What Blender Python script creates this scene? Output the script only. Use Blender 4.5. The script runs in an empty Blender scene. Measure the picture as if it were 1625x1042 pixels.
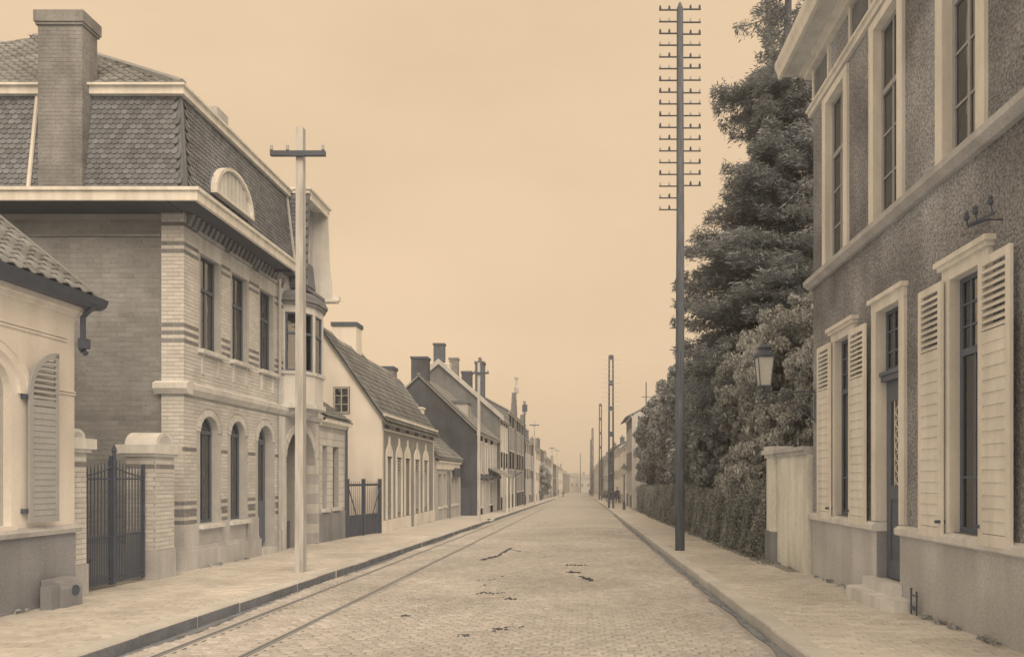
import bpy, math, random
import numpy as np
from mathutils import Vector, Matrix
random.seed(7); rng = np.random.default_rng(7)
R = math.radians
sc = bpy.context.scene

# ------------------------------------------------------------------ camera
FPX = 1100.0; HOR = 758.0; VPX = 924.0; CAMZ = 1.55
cam = bpy.data.cameras.new('camera'); camo = bpy.data.objects.new('camera', cam)
sc.collection.objects.link(camo); sc.camera = camo
camo.location = (0, 0, CAMZ); camo.rotation_euler = (R(90), 0, 0)
cam.sensor_width = 36; cam.lens = FPX/1625*36
cam.shift_x = -(VPX-812.5)/1625; cam.shift_y = (HOR-521)/1625
cam.clip_start = .1; cam.clip_end = 5000

# ------------------------------------------------------------------ world, sun, exposure
SKYT = (1.0, .738, .482)
w = bpy.data.worlds.new('World'); sc.world = w; w.use_nodes = True
nt = w.node_tree; nt.nodes.clear()
SUN_EL, SUN_AZ = 44, 155        # azimuth clockwise from +Y
sky = nt.nodes.new('ShaderNodeTexSky'); sky.sky_type = 'NISHITA'; sky.sun_disc = False
sky.sun_elevation = R(SUN_EL); sky.sun_rotation = R(SUN_AZ); sky.dust_density = 6; sky.air_density = 1
bw = nt.nodes.new('ShaderNodeRGBToBW'); nt.links.new(sky.outputs[0], bw.inputs[0])
# overcast: the clear sky's brightness is flattened by a nearly even cloud sheet
mr = nt.nodes.new('ShaderNodeMath'); mr.operation = 'MULTIPLY_ADD'; mr.inputs[1].default_value = .05; mr.inputs[2].default_value = 7.2
nt.links.new(bw.outputs[0], mr.inputs[0])
cp = nt.nodes.new('ShaderNodeMath'); cp.operation = 'MINIMUM'; cp.inputs[1].default_value = 8.6
nt.links.new(mr.outputs[0], cp.inputs[0])
tc = nt.nodes.new('ShaderNodeTexCoord')
mp = nt.nodes.new('ShaderNodeMapping'); mp.inputs['Scale'].default_value = (1.2, 1.2, 2.6)
nt.links.new(tc.outputs['Generated'], mp.inputs[0])
nz = nt.nodes.new('ShaderNodeTexNoise'); nz.inputs['Scale'].default_value = 1.6; nz.inputs['Detail'].default_value = 6; nz.inputs['Roughness'].default_value = .5
nt.links.new(mp.outputs[0], nz.inputs['Vector'])
nr = nt.nodes.new('ShaderNodeMapRange'); nr.inputs[1].default_value = .3; nr.inputs[2].default_value = .7; nr.inputs[3].default_value = .92; nr.inputs[4].default_value = 1.06
nt.links.new(nz.outputs[0], nr.inputs[0])
ml = nt.nodes.new('ShaderNodeMath'); ml.operation = 'MULTIPLY'; nt.links.new(cp.outputs[0], ml.inputs[0]); nt.links.new(nr.outputs[0], ml.inputs[1])
tn = nt.nodes.new('ShaderNodeVectorMath'); tn.operation = 'SCALE'; tn.inputs[0].default_value = SKYT
nt.links.new(ml.outputs[0], tn.inputs['Scale'])
bg = nt.nodes.new('ShaderNodeBackground'); bg.inputs['Strength'].default_value = .0675
nt.links.new(tn.outputs[0], bg.inputs[0])
wo = nt.nodes.new('ShaderNodeOutputWorld'); nt.links.new(bg.outputs[0], wo.inputs[0])
sl = bpy.data.lights.new('sun', 'SUN'); sl.energy = 1.5; sl.angle = R(60); sl.color = (1, .76, .52)
so = bpy.data.objects.new('sun', sl); sc.collection.objects.link(so)
sdir = Vector((math.sin(R(SUN_AZ))*math.cos(R(SUN_EL)), math.cos(R(SUN_AZ))*math.cos(R(SUN_EL)), math.sin(R(SUN_EL))))
so.rotation_euler = sdir.to_track_quat('Z', 'Y').to_euler(); so.location = (0, -20, 40)
sc.view_settings.view_transform = 'Standard'; sc.view_settings.look = 'None'
sc.view_settings.exposure = 0.75; sc.view_settings.gamma = 1; sc.view_settings.use_curve_mapping = False
sc.cycles.max_bounces = 5; sc.cycles.transparent_max_bounces = 12; sc.cycles.volume_bounces = 1
sc.cycles.use_denoising = True

# ------------------------------------------------------------------ materials
def lin(c):
    c /= 255.0
    return c/12.92 if c <= .04045 else ((c+.055)/1.055)**2.4
REF = [lin(v) for v in (236, 206, 168)]
def col(r, g, b, k=.80): return tuple(min(.85, lin(v)/q*k) for v, q in zip((r, g, b), REF))
def M(name, rgb, var=.12, scale=2.0, fine=.06, fscale=30, bump=0, bscale=40, rough=.85, isl=0, spec=.3, big=None, kind='noise', metal=0, stretch=(1, 1, 1), streak=None):
    m = bpy.data.materials.new(name); m.use_nodes = True; n = m.node_tree.nodes; l = m.node_tree.links
    p = n['Principled BSDF']; p.inputs['Roughness'].default_value = rough; p.inputs['Specular IOR Level'].default_value = spec
    p.inputs['Metallic'].default_value = metal
    g = n.new('ShaderNodeNewGeometry'); oi = n.new('ShaderNodeObjectInfo')
    mp = n.new('ShaderNodeMapping'); mp.inputs['Scale'].default_value = stretch; l.new(g.outputs['Position'], mp.inputs[0])
    def rngmap(src, a, b, lo=.25, hi=.75):
        q = n.new('ShaderNodeMapRange'); q.inputs[1].default_value = lo; q.inputs[2].default_value = hi
        q.inputs[3].default_value = a; q.inputs[4].default_value = b; l.new(src, q.inputs[0]); return q.outputs[0]
    def mul(a, b):
        q = n.new('ShaderNodeMath'); q.operation = 'MULTIPLY'; l.new(a, q.inputs[0]); l.new(b, q.inputs[1]); return q.outputs[0]
    def noise(s, d=3, r=.55):
        q = n.new('ShaderNodeTexNoise'); q.inputs['Scale'].default_value = s; q.inputs['Detail'].default_value = d
        q.inputs['Roughness'].default_value = r; l.new(mp.outputs[0], q.inputs['Vector']); return q.outputs[0]
    v = rngmap(noise(scale), 1-var, 1+var)
    if fine: v = mul(v, rngmap(noise(fscale, 2), 1-fine, 1+fine))
    if big: v = mul(v, rngmap(noise(big[0], 2), 1-big[1], 1+big[1], .38, .62))
    if streak:
        m2 = n.new('ShaderNodeMapping'); m2.inputs['Scale'].default_value = (1, 1, .12); l.new(g.outputs['Position'], m2.inputs[0])
        q = n.new('ShaderNodeTexNoise'); q.inputs['Scale'].default_value = streak[0]; q.inputs['Detail'].default_value = 5; l.new(m2.outputs[0], q.inputs['Vector'])
        v = mul(v, rngmap(q.outputs[0], 1-streak[1], 1+streak[1]*.4, .35, .6))
    if isl:
        a = n.new('ShaderNodeMath'); a.operation = 'ADD'; l.new(g.outputs['Random Per Island'], a.inputs[0]); l.new(oi.outputs['Random'], a.inputs[1])
        f = n.new('ShaderNodeMath'); f.operation = 'FRACT'; l.new(a.outputs[0], f.inputs[0])
        v = mul(v, rngmap(f.outputs[0], 1-isl, 1+isl, 0, 1))
    s = n.new('ShaderNodeVectorMath'); s.operation = 'SCALE'; s.inputs[0].default_value = rgb; l.new(v, s.inputs['Scale'])
    l.new(s.outputs[0], p.inputs['Base Color'])
    if bump:
        b = n.new('ShaderNodeBump'); b.inputs['Strength'].default_value = min(1, bump*20) if bump < .05 else 1
        b.inputs['Distance'].default_value = bump
        if kind == 'voronoi':
            q = n.new('ShaderNodeTexVoronoi'); q.inputs['Scale'].default_value = bscale; l.new(mp.outputs[0], q.inputs['Vector']); h = q.outputs[0]
        else: h = noise(bscale, 4, .6)
        l.new(h, b.inputs['Height']); l.new(b.outputs[0], p.inputs['Normal'])
    return m
def leafmat(name, rgb, isl=.35):
    m = M(name, rgb, var=.28, scale=.9, fine=.1, fscale=8, rough=.6, isl=isl, spec=.35); n = m.node_tree.nodes; l = m.node_tree.links
    p = n['Principled BSDF']; t = n.new('ShaderNodeBsdfTranslucent'); x = n.new('ShaderNodeMixShader'); x.inputs[0].default_value = .22
    l.new(p.inputs['Base Color'].links[0].from_socket, t.inputs[0]); l.new(p.outputs[0], x.inputs[1]); l.new(t.outputs[0], x.inputs[2])
    l.new(x.outputs[0], n['Material Output'].inputs[0]); return m
def glassmat(name, fac=.68):
    m = bpy.data.materials.new(name); m.use_nodes = True; n = m.node_tree.nodes; l = m.node_tree.links
    n.remove(n['Principled BSDF']); t = n.new('ShaderNodeBsdfTransparent'); t.inputs[0].default_value = (.92, .93, .94, 1)
    g = n.new('ShaderNodeBsdfGlossy'); g.inputs['Roughness'].default_value = .06; g.inputs['Color'].default_value = (.82, .86, .92, 1)
    lw = n.new('ShaderNodeLayerWeight'); lw.inputs['Blend'].default_value = fac
    ns = n.new('ShaderNodeTexNoise'); ns.inputs['Scale'].default_value = 2.2; ge = n.new('ShaderNodeNewGeometry'); l.new(ge.outputs['Position'], ns.inputs['Vector'])
    b = n.new('ShaderNodeBump'); b.inputs['Distance'].default_value = .02; b.inputs['Strength'].default_value = .5; l.new(ns.outputs[0], b.inputs['Height']); l.new(b.outputs[0], g.inputs['Normal'])
    x = n.new('ShaderNodeMixShader'); l.new(lw.outputs['Fresnel'], x.inputs[0]); l.new(t.outputs[0], x.inputs[1]); l.new(g.outputs[0], x.inputs[2])
    l.new(x.outputs[0], n['Material Output'].inputs[0]); return m
m_road = M('cobble_stone', col(190, 168, 140), var=.12, scale=.7, fine=.12, fscale=14, bump=.006, bscale=60, isl=.12, rough=.8, big=(.45, .09))
m_roadfar = M('far_cobbles', col(190, 168, 140), var=.08, scale=.7, fine=.12, fscale=7, bump=.02, bscale=8, kind='voronoi', rough=.85)
m_joint = M('joint_sand', col(170, 151, 127), var=.12, scale=2, bump=.004)
m_pave = M('pavement_brick', col(210, 185, 152), var=.10, scale=.8, fine=.10, fscale=20, bump=.004, isl=.10, big=(.5, .10))
m_pavefar = M('pavement', col(208, 184, 152), var=.10, scale=.9, fine=.10, fscale=12, bump=.006, bscale=20)
m_kerb = M('kerb_bluestone', col(206, 184, 153), var=.10, scale=2, fine=.08, bump=.006, isl=.10)
m_kerbf = M('dark_kerb_face', col(132, 123, 111), var=.25, scale=3, fine=.2, bump=.006)  # darker, mottled tone for the street face of the left kerb stones
m_mud = M('gutter_mud', col(134, 125, 112), var=.3, scale=5, fine=.2, bump=.02, bscale=30)
m_earth = M('earth', col(150, 136, 112), var=.25, scale=1.5, bump=.02, bscale=12)
m_field = M('field', col(120, 114, 98), var=.2, scale=.2)
m_rail = M('rail_steel', col(150, 138, 122), var=.1, rough=.4, spec=.6, metal=.6)
m_glaze = M('glazed_brick', col(226, 201, 168), var=.07, scale=1.3, fine=.05, isl=.09, rough=.45, spec=.5, big=(.5, .05), streak=(2.6, 0.08))
m_band = M('dark_band_brick', col(142, 128, 111), var=.1, isl=.15, rough=.5)
m_mort = M('mortar', col(198, 177, 149), var=.12, scale=3, fine=.1, bump=.002)
m_side = M('grey_brick', col(150, 136, 117), var=.14, scale=1.6, fine=.12, fscale=18, isl=.10, big=(.45, .10), bump=.003, streak=(2.2, 0.12))
m_sidem = M('grey_mortar', col(178, 160, 135), var=.15, scale=2, fine=.1)
m_stone = M('pale_stone', col(226, 202, 169), var=.09, scale=2.2, fine=.07, bump=.003, big=(.6, .06), streak=(4, 0.12))
m_plinth = M('plinth_stone', col(200, 179, 152), var=.10, scale=2, fine=.10, bump=.003, big=(.6, .08), streak=(4, 0.12))
m_white = M('white_paint', col(240, 213, 179), var=.05, scale=1.8, fine=.04, fscale=14, bump=.0012, bscale=25, rough=.6, big=(.7, .04), streak=(5, 0.12))
m_cream = M('cream_render', col(246, 220, 187), var=.07, scale=1.2, fine=.05, bump=.003, bscale=25, big=(.4, .07), streak=(3, 0.1))
m_render2 = M('limewash', col(255, 232, 200), var=.05, scale=.9, fine=.04, bump=.004, bscale=12, big=(.4, .05), streak=(2.2, 0.09))
m_wash = M('weathered_limewash', col(236, 211, 178), var=.12, scale=1.6, fine=.10, fscale=22, bump=.006, bscale=18, big=(1.3, .12), stretch=(1, 1, .45), streak=(2.2, 0.10))
m_lowr = M('grey_render', col(152, 138, 121), var=.10, scale=1.6, fine=.14, fscale=40, bump=.005, bscale=60, big=(.5, .12), streak=(3, 0.14))
m_lowr2 = M('plinth_render', col(200, 179, 152), var=.10, scale=1.4, fine=.16, fscale=36, bump=.005, bscale=50, big=(.5, .12), streak=(3, 0.12))
m_peb = M('pebbledash', col(154, 139, 121), var=.20, scale=1.1, fine=.62, fscale=34, bump=.024, bscale=38, big=(.5, .30), rough=.95, streak=(2.5, 0.16))
m_soff = M('soffit_wood', col(98, 92, 84), var=.12, fine=.1, stretch=(1, .2, 1))
m_slate = M('slate', col(124, 115, 103), var=.12, scale=2, fine=.08, isl=.22, rough=.6, big=(.5, .08))
m_tile = M('roof_tile', col(144, 131, 112), var=.12, scale=2, fine=.10, isl=.22, rough=.75, big=(.5, .1))
m_tile2 = M('old_roof_tile', col(140, 128, 110), var=.16, scale=1.4, fine=.12, isl=.25, rough=.8, big=(.4, .15))
m_tfar = M('far_roof_tile', col(150, 137, 117), var=.2, scale=1.2, fine=.15, fscale=6, isl=.15)
m_chim = M('chimney_brick', col(146, 131, 112), var=.18, scale=3, fine=.16, fscale=22, bump=.008, bscale=20, big=(.9, .12), streak=(3, 0.14))
m_chimd = M('sooty_brick', col(96, 94, 90), var=.2, scale=3, fine=.15, bump=.01, bscale=18)
m_darkw = M('dark_gable_brick', col(84, 81, 76), var=.18, scale=1.2, fine=.20, fscale=14, bump=.01, bscale=16, big=(.3, .12), streak=(2, 0.15))
m_red = M('brown_brick', col(150, 135, 114), var=.12, scale=2, fine=.16, fscale=14, bump=.006, bscale=16)
m_dkbr = M('dark_brown_brick', col(128, 118, 104), var=.12, scale=2, fine=.16, fscale=14, bump=.006, bscale=16, streak=(2, 0.12))
m_dark = M('dark_paint', col(88, 86, 84), var=.15, scale=4, rough=.5, spec=.4)
m_iron = M('black_iron', col(86, 85, 84), var=.15, scale=5, rough=.5, spec=.4)
m_pole = M('tarred_pole', col(110, 105, 98), var=.18, scale=3, fine=.2, fscale=30, stretch=(1, 1, .12), bump=.004, rough=.8, streak=(14, 0.2))
m_wpole = M('limewashed_pole', col(204, 182, 153), var=.07, scale=3, fine=.06, fscale=20, stretch=(1, 1, .15), bump=.003, big=(.8, .06), streak=(9, 0.22))
m_porc = M('porcelain', col(190, 172, 145), var=.05, rough=.25, spec=.6)
m_shut = M('green_grey_shutter', col(176, 159, 136), var=.08, scale=4, rough=.6)
m_frame = M('window_paint', col(190, 170, 141), var=.06, rough=.5)
m_frd = M('dark_window_paint', col(106, 103, 99), var=.08, rough=.5)
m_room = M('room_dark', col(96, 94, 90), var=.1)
m_curt = M('lace_curtain', col(236, 212, 180), var=.12, scale=6, fine=.12, fscale=40, stretch=(1, 1, .15))
m_glass = glassmat('window_glass')
m_lglass = M('frosted_glass', col(206, 186, 154), var=.08, scale=6, rough=.3, spec=.5)
m_door = M('oak_door', col(112, 107, 101), var=.12, scale=3, fine=.12, stretch=(1, 1, .15), rough=.5)
m_pine = leafmat('pine_needles', col(150, 139, 121), .4)
m_leafd = leafmat('dark_leaves', col(164, 151, 130), .42)
m_leafl = leafmat('laurel_leaves', col(188, 170, 142), .42)
m_hedge = leafmat('hedge_leaves', col(160, 147, 124), .4)
m_bark = M('bark', col(104, 99, 93), var=.2, scale=5, bump=.01, bscale=20, stretch=(1, 1, .3))
m_cloth = M('dark_cloth', col(80, 80, 82), var=.1); m_skin = M('skin', col(190, 160, 130), var=.05)
m_dung = M('manure', col(84, 79, 73), var=.3, scale=9, fine=.3, bump=.01)
m_fade = M('pale_render', col(198, 177, 149), var=.08, scale=.8, fine=.08, streak=(2, 0.14))

# ------------------------------------------------------------------ frames and mesh building
S = 18.0/1100
def g(y): return -S*max(-30, min(y, 400))
class Fr:
    def __init__(s, O, U, V, W): s.O, s.U, s.V, s.W = Vector(O), Vector(U).normalized(), Vector(V).normalized(), Vector(W).normalized(); s.det = s.U.cross(s.V).dot(s.W)
    def __call__(s, u, v, w): return s.O + s.U*u + s.V*v + s.W*w
def FL(X): return Fr((X, 0, 0), (0, 1, 0), (0, 0, 1), (1, 0, 0))      # wall facing the street from the left
def FR(X): return Fr((X, 0, 0), (0, 1, 0), (0, 0, 1), (-1, 0, 0))
def FC(Y): return Fr((0, Y, 0), (1, 0, 0), (0, 0, 1), (0, -1, 0))     # wall facing the camera side
ID = Fr((0, 0, 0), (1, 0, 0), (0, 1, 0), (0, 0, 1))
OFF = {}
def off(p): return OFF.get(p.name, Vector((0, 0, 0))) if p else Vector((0, 0, 0))
class MB:
    def __init__(s): s.v = []; s.f = []; s.m = []
    def add(s, pts, faces, flip=False, mi=0):
        b = len(s.v); s.v += [tuple(p) for p in pts]
        for f in faces:
            f = [b+i for i in f]; s.f.append(f[::-1] if flip else f); s.m.append(mi)
    def box(s, F, u0, u1, v0, v1, w0, w1, mi=0):
        P = [F(u, v, w) for w in (w0, w1) for v in (v0, v1) for u in (u0, u1)]
        s.add(P, [(0, 2, 3, 1), (4, 5, 7, 6), (0, 1, 5, 4), (2, 6, 7, 3), (0, 4, 6, 2), (1, 3, 7, 5)], F.det < 0, mi); return s
    def prism(s, F, pts, w0, w1, mi=0):
        n = len(pts); P = [F(u, v, w0) for u, v in pts]+[F(u, v, w1) for u, v in pts]
        a = sum(pts[i][0]*pts[(i+1) % n][1]-pts[(i+1) % n][0]*pts[i][1] for i in range(n))
        fs = [tuple(range(n-1, -1, -1)), tuple(range(n, 2*n))]+[(i, (i+1) % n, n+(i+1) % n, n+i) for i in range(n)]
        s.add(P, fs, (F.det < 0) != (a < 0), mi); return s
    def tube(s, path, r, n=8, r1=None, mi=0):
        path = [Vector(p) for p in path]; k = len(path); P = []
        for i, p in enumerate(path):
            d = (path[min(i+1, k-1)]-path[max(i-1, 0)]).normalized()
            a = d.orthogonal().normalized() if abs(d.z) < .99 else Vector((1, 0, 0)); b = d.cross(a).normalized(); a = b.cross(d).normalized()
            rr = r if r1 is None else r+(r1-r)*i/(k-1)
            if hasattr(r, '__len__'): rr = r[i]
            P += [p+(a*math.cos(t)+b*math.sin(t))*rr for t in [2*math.pi*j/n for j in range(n)]]
        fs = [(i*n+j, i*n+(j+1) % n, (i+1)*n+(j+1) % n, (i+1)*n+j) for i in range(k-1) for j in range(n)]
        fs += [tuple(range(n-1, -1, -1)), tuple(range((k-1)*n, k*n))]
        s.add(P, fs, False, mi); return s
    def lathe(s, c, prof, n=12, mi=0):
        c = Vector(c); P = []
        for r, z in prof: P += [c+Vector((r*math.cos(2*math.pi*j/n), r*math.sin(2*math.pi*j/n), z)) for j in range(n)]
        k = len(prof); fs = [(i*n+j, i*n+(j+1) % n, (i+1)*n+(j+1) % n, (i+1)*n+j) for i in range(k-1) for j in range(n)]
        fs += [tuple(range(n-1, -1, -1)), tuple(range((k-1)*n, k*n))]
        s.add(P, fs, False, mi); return s
    def mesh(s, name, mats, o=Vector((0, 0, 0)), smooth=False):
        me = bpy.data.meshes.new(name); o = Vector(o)
        me.from_pydata([(a-o.x, b-o.y, c-o.z) for a, b, c in s.v], [], s.f)
        for m in (mats if isinstance(mats, (list, tuple)) else [mats]): me.materials.append(m)
        if any(s.m): me.polygons.foreach_set('material_index', s.m)
        if smooth: me.polygons.foreach_set('use_smooth', [True]*len(s.f))
        me.update(); return me
    def build(s, name, mats, parent=None, smooth=False, label=None, kind=None):
        if not s.v: return None
        o = bpy.data.objects.new(name, s.mesh(name, mats, off(parent), smooth)); sc.collection.objects.link(o)
        if parent: o.parent = parent; OFF[o.name] = off(parent)
        if label: o['label'] = label
        if kind: o['kind'] = kind
        return o
def piece(name, me, parent, mat4):
    o = bpy.data.objects.new(name, me); sc.collection.objects.link(o)
    if parent: o.parent = parent
    o.matrix_basis = Matrix.Translation(-off(parent)) @ mat4
    return o
def fmat(F, u, v, w, su=1, sv=1, sw=1):
    m = Matrix((F.U*su, F.V*sv, F.W*sw)).transposed().to_4x4(); m.translation = F(u, v, w); return m
def thing(name, label, cat, loc=(0, 0, 0), group=None):
    o = bpy.data.objects.new(name, None); sc.collection.objects.link(o); o.location = loc; o.empty_display_size = .2
    o['label'] = label; o['category'] = cat; OFF[o.name] = Vector(loc)
    if group: o['group'] = group
    return o
def solo(o, label, cat, group=None, kind=None):
    o['label'] = label; o['category'] = cat
    if group: o['group'] = group
    if kind: o['kind'] = kind
    return o
def struct(o): o['kind'] = 'structure'; return o
def copy_tree(o, parent=None):
    c = o.copy(); sc.collection.objects.link(c); c.parent = parent
    for ch in list(o.children): copy_tree(ch, c)
    return c

def archtop(o, v):
    """interval of an opening (ua,ub,va,vb,arch) at height v"""
    ua, ub, va, vb = o[:4]
    if v < va or v > vb: return None
    if len(o) > 4 and o[4]:
        r = (ub-ua)/2; sp = vb-r*o[4]
        if v > sp:
            t = min(1, (v-sp)/(r*o[4])); h = r*math.sqrt(max(0, 1-t*t)); return (ua+r-h, ua+r+h)
    return (ua, ub)
def wall(b, F, u0, u1, v0, v1, ops, w0, w1, mi=0):
    ops = sorted(ops); c = u0
    for o in ops:
        ua, ub, va, vb = o[:4]
        if ua > c: b.box(F, c, ua, v0, v1, w0, w1, mi)
        if va > v0: b.box(F, ua, ub, v0, va, w0, w1, mi)
        if len(o) > 4 and o[4]:
            r = (ub-ua)/2; sp = vb-r*o[4]; n = 14
            A = [(ua+r-r*math.cos(math.pi*i/n), sp+r*o[4]*math.sin(math.pi*i/n)) for i in range(n+1)]
            for i in range(n): b.prism(F, [A[i], A[i+1], (A[i+1][0], v1), (A[i][0], v1)], w0, w1, mi)
        elif v1 > vb: b.box(F, ua, ub, vb, v1, w0, w1, mi)
        c = ub
    if u1 > c: b.box(F, c, u1, v0, v1, w0, w1, mi)
    return b
BRK = {}
def bricks(T, F, u0, u1, v0, v1, ops, mats, bandf=None, bw=.22, bh=.062, j=.012, d=.008, nmax=0, name='brick', umax=1e9, stag=True):
    full = []; rest = []
    k = 0; v = v0
    while v+bh <= v1+.001:
        s = (bw+j)/2 if (k % 2 and stag) else 0
        iv = [(u0, u1)]
        for o in ops:
            q = archtop(o, v+bh/2)
            if not q: continue
            nv = []
            for a, b_ in iv:
                if q[1] <= a or q[0] >= b_: nv.append((a, b_)); continue
                if q[0]-a > .03: nv.append((a, q[0]))
                if b_-q[1] > .03: nv.append((q[1], b_))
            iv = nv
        u = u0-s
        while u < u1:
            for a, b_ in iv:
                x0, x1 = max(a, u), min(b_, u+bw)
                if x1-x0 > .03: (full if x1-x0 > bw*.98 else rest).append((x0, x1, v, v+bh))
            u += bw+j
        v += bh+j; k += 1
    full.sort(key=lambda q: (F(q[0], q[2], 0)-Vector((0, 0, CAMZ))).length)
    def mi(v_): return bandf(v_) if bandf else 0
    key = (bw, bh, d, tuple(m.name for m in mats))
    if key not in BRK:
        BRK[key] = [MB().box(ID, 0, bw, 0, bh, 0, d+.004).mesh(name, m) for m in mats]
    for q in full[:nmax]:
        piece(name, BRK[key][mi(q[2]+bh/2)], T, fmat(F, q[0], q[2], -.004+random.uniform(-.001, .001)))
    b = MB()
    for q in full[nmax:]+rest: b.box(F, *q, -.004, d+random.uniform(-.0015, .0015), mi(q[2]+bh/2))
    b.build(name, mats, T, kind='stuff')
    return min(nmax, len(full))
def tile_mesh(kind, tw, th, mat):
    b = MB()
    if kind == 'scale':
        n = 5; P = [(-tw/2, th), (-tw/2, th*.32)]+[(-tw/2*math.cos(math.pi*i/n), th*.32-th*.32*math.sin(math.pi*i/n)) for i in range(1, n)]+[(tw/2, th*.32), (tw/2, th)]
        b.prism(ID, P[::-1], 0, .012)
    elif kind == 'flat': b.box(ID, -tw/2, tw/2, 0, th, 0, .014)
    else:
        n = 6; top = [(-tw/2+tw*i/n, .022*math.sin(2*math.pi*i/n)+.02) for i in range(n+1)]
        P = [Vector((u, y, w_+(0 if y else .012))) for y in (0, th) for u, w_ in top]+[Vector((u, 0, w_-.006)) for u, w_ in top]
        k = n+1; b.add(P, [(i, i+1, k+i+1, k+i) for i in range(n)]+[(2*k+i, 2*k+i+1, i+1, i) for i in range(n)])
    return b.mesh('roof_tile', mat, smooth=(kind == 'pan'))
def tiles(T, F, inside, urange, vrange, tw, th, kind, mat, nmax, name='tile', lap=1.45, w=0.0):
    me = tile_mesh(kind, tw*.97, th*lap, mat); vs = [Vector(v.co) for v in me.vertices]; fs = [tuple(p.vertices) for p in me.polygons]
    cells = []; v = vrange[0]; k = 0
    while v < vrange[1]:
        u = urange[0]+(tw/2 if (k % 2 and kind != 'pan') else 0)
        while u < urange[1]:
            if inside(u, v+th*.5): cells.append((u, v))
            u += tw
        v += th; k += 1
    cells.sort(key=lambda q: (F(q[0], q[1], 0)-Vector((0, 0, CAMZ))).length)
    b = MB()
    for i, (u, v) in enumerate(cells):
        tilt = .03/th/1.3*.6+random.uniform(-.012, .012); tw_ = random.uniform(-.015, .015)
        W = (F.W-F.V*0).normalized(); V = (F.V*math.cos(tilt)-F.W*math.sin(tilt)); U = (F.U+F.V*tw_).normalized(); W = (F.W*math.cos(tilt)+F.V*math.sin(tilt))
        G = Fr(F(u, v, w+.028), U, V, W)
        if i < nmax: piece(name, me, T, fmat(G, 0, 0, 0))
        else: b.add([G(*q) for q in vs], fs, G.det < 0)
    b.build(name, mat, T, kind='stuff', smooth=(kind == 'pan'))

def window(T, F, ua, ub, va, vb, w=-.14, arch=0, mat=None, glass=None, fr=.05, cols=2, rows=(), curtain=0, room=True, transom=None, tcols=None, trows=0, name='window', dep=.5):
    mat = mat or m_frame; b = MB(); r = (ub-ua)/2; sp = vb-r*arch if arch else vb
    b.box(F, ua, ua+fr, va, sp, w-.05, w); b.box(F, ub-fr, ub, va, sp, w-.05, w); b.box(F, ua+fr, ub-fr, va, va+fr*1.3, w-.05, w+.004)
    if arch:
        n = 12
        for i in range(n):
            t0, t1 = math.pi*i/n, math.pi*(i+1)/n
            q = lambda t, rr: (ua+r-rr*math.cos(t), sp+rr*arch*math.sin(t))
            b.prism(F, [q(t0, r), q(t1, r), q(t1, r-fr), q(t0, r-fr)], w-.05, w)
    else: b.box(F, ua+fr, ub-fr, vb-fr, vb, w-.05, w)
    tz = transom if transom else (sp if arch else None)
    top = vb-fr
    cells = []
    if tz:
        b.box(F, ua+fr, ub-fr, tz-fr*.7, tz+fr*.7, w-.055, w+.012)
        lowtop = tz-fr*.7
        tcn = tcols or cols; tu = [ua+fr+(ub-ua-2*fr)*i/tcn for i in range(tcn+1)]; tv = [tz+fr*.7+(top-tz-fr*.7)*i/(trows+1) for i in range(trows+2)]
        for u in tu[1:-1]: b.box(F, u-.012, u+.012, tz+fr*.7, top, w-.04, w-.004)
        for v in tv[1:-1]: b.box(F, ua+fr, ub-fr, v-.011, v+.011, w-.04, w-.006)
        for i in range(tcn):
            for k in range(trows+1): cells.append((tu[i], tu[i+1], tv[k], tv[k+1]))
    else: lowtop = top
    us = [ua+fr+(ub-ua-2*fr)*i/cols for i in range(cols+1)]; vs = [va+fr*1.3]+[va+(vb-va)*k for k in rows]+[lowtop]
    for u in us[1:-1]: b.box(F, u-fr*.35, u+fr*.35, va+fr*1.3, lowtop, w-.045, w-.002)
    for v in vs[1:-1]: b.box(F, ua+fr, ub-fr, v-.013, v+.013, w-.04, w-.006)
    for i in range(cols):
        for k in range(len(vs)-1): cells.append((us[i], us[i+1], vs[k], vs[k+1]))
    o = b.build(name, mat, T)
    for (a, c, d, e) in cells:
        if arch and e > sp+.02:
            n = 8; P = []
            for i in range(n+1):
                u = a+(c-a)*i/n; x = max(-1, min(1, (u-ua-r)/(r-fr*.5))); P.append((u, max(d+.001, min(e, sp+(r-fr*.5)*arch*math.sqrt(max(0, 1-x*x))))))
            MB().prism(F, [(a, d), (c, d)]+P[::-1], w-.028, w-.022).build('pane', glass or m_glass, o)
        else: MB().box(F, a, c, d, e, w-.028, w-.022).build('pane', glass or m_glass, o)
    if curtain:
        cb = MB(); n = 8; cv = tz-.04 if tz else top
        for sgn in (0, 1):
            wd = (ub-ua)*curtain; base = ua+fr if not sgn else ub-fr-wd
            P = [(base+wd*i/n, w-.056-(.02 if i % 2 else 0)) for i in range(n+1)]
            for i in range(n):
                p = [F(P[i][0], va+.03, P[i][1]), F(P[i+1][0], va+.03, P[i+1][1]), F(P[i+1][0], cv, P[i+1][1]), F(P[i][0], cv, P[i][1])]
                cb.add(p, [(0, 1, 2, 3)])
        cb.build('curtain', m_curt, o)
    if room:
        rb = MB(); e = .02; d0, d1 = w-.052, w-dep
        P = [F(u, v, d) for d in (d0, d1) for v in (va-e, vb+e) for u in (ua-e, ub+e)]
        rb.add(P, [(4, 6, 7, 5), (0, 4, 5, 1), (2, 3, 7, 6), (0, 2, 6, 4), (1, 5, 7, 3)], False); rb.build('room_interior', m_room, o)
    return o
SLAT = {}
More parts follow.
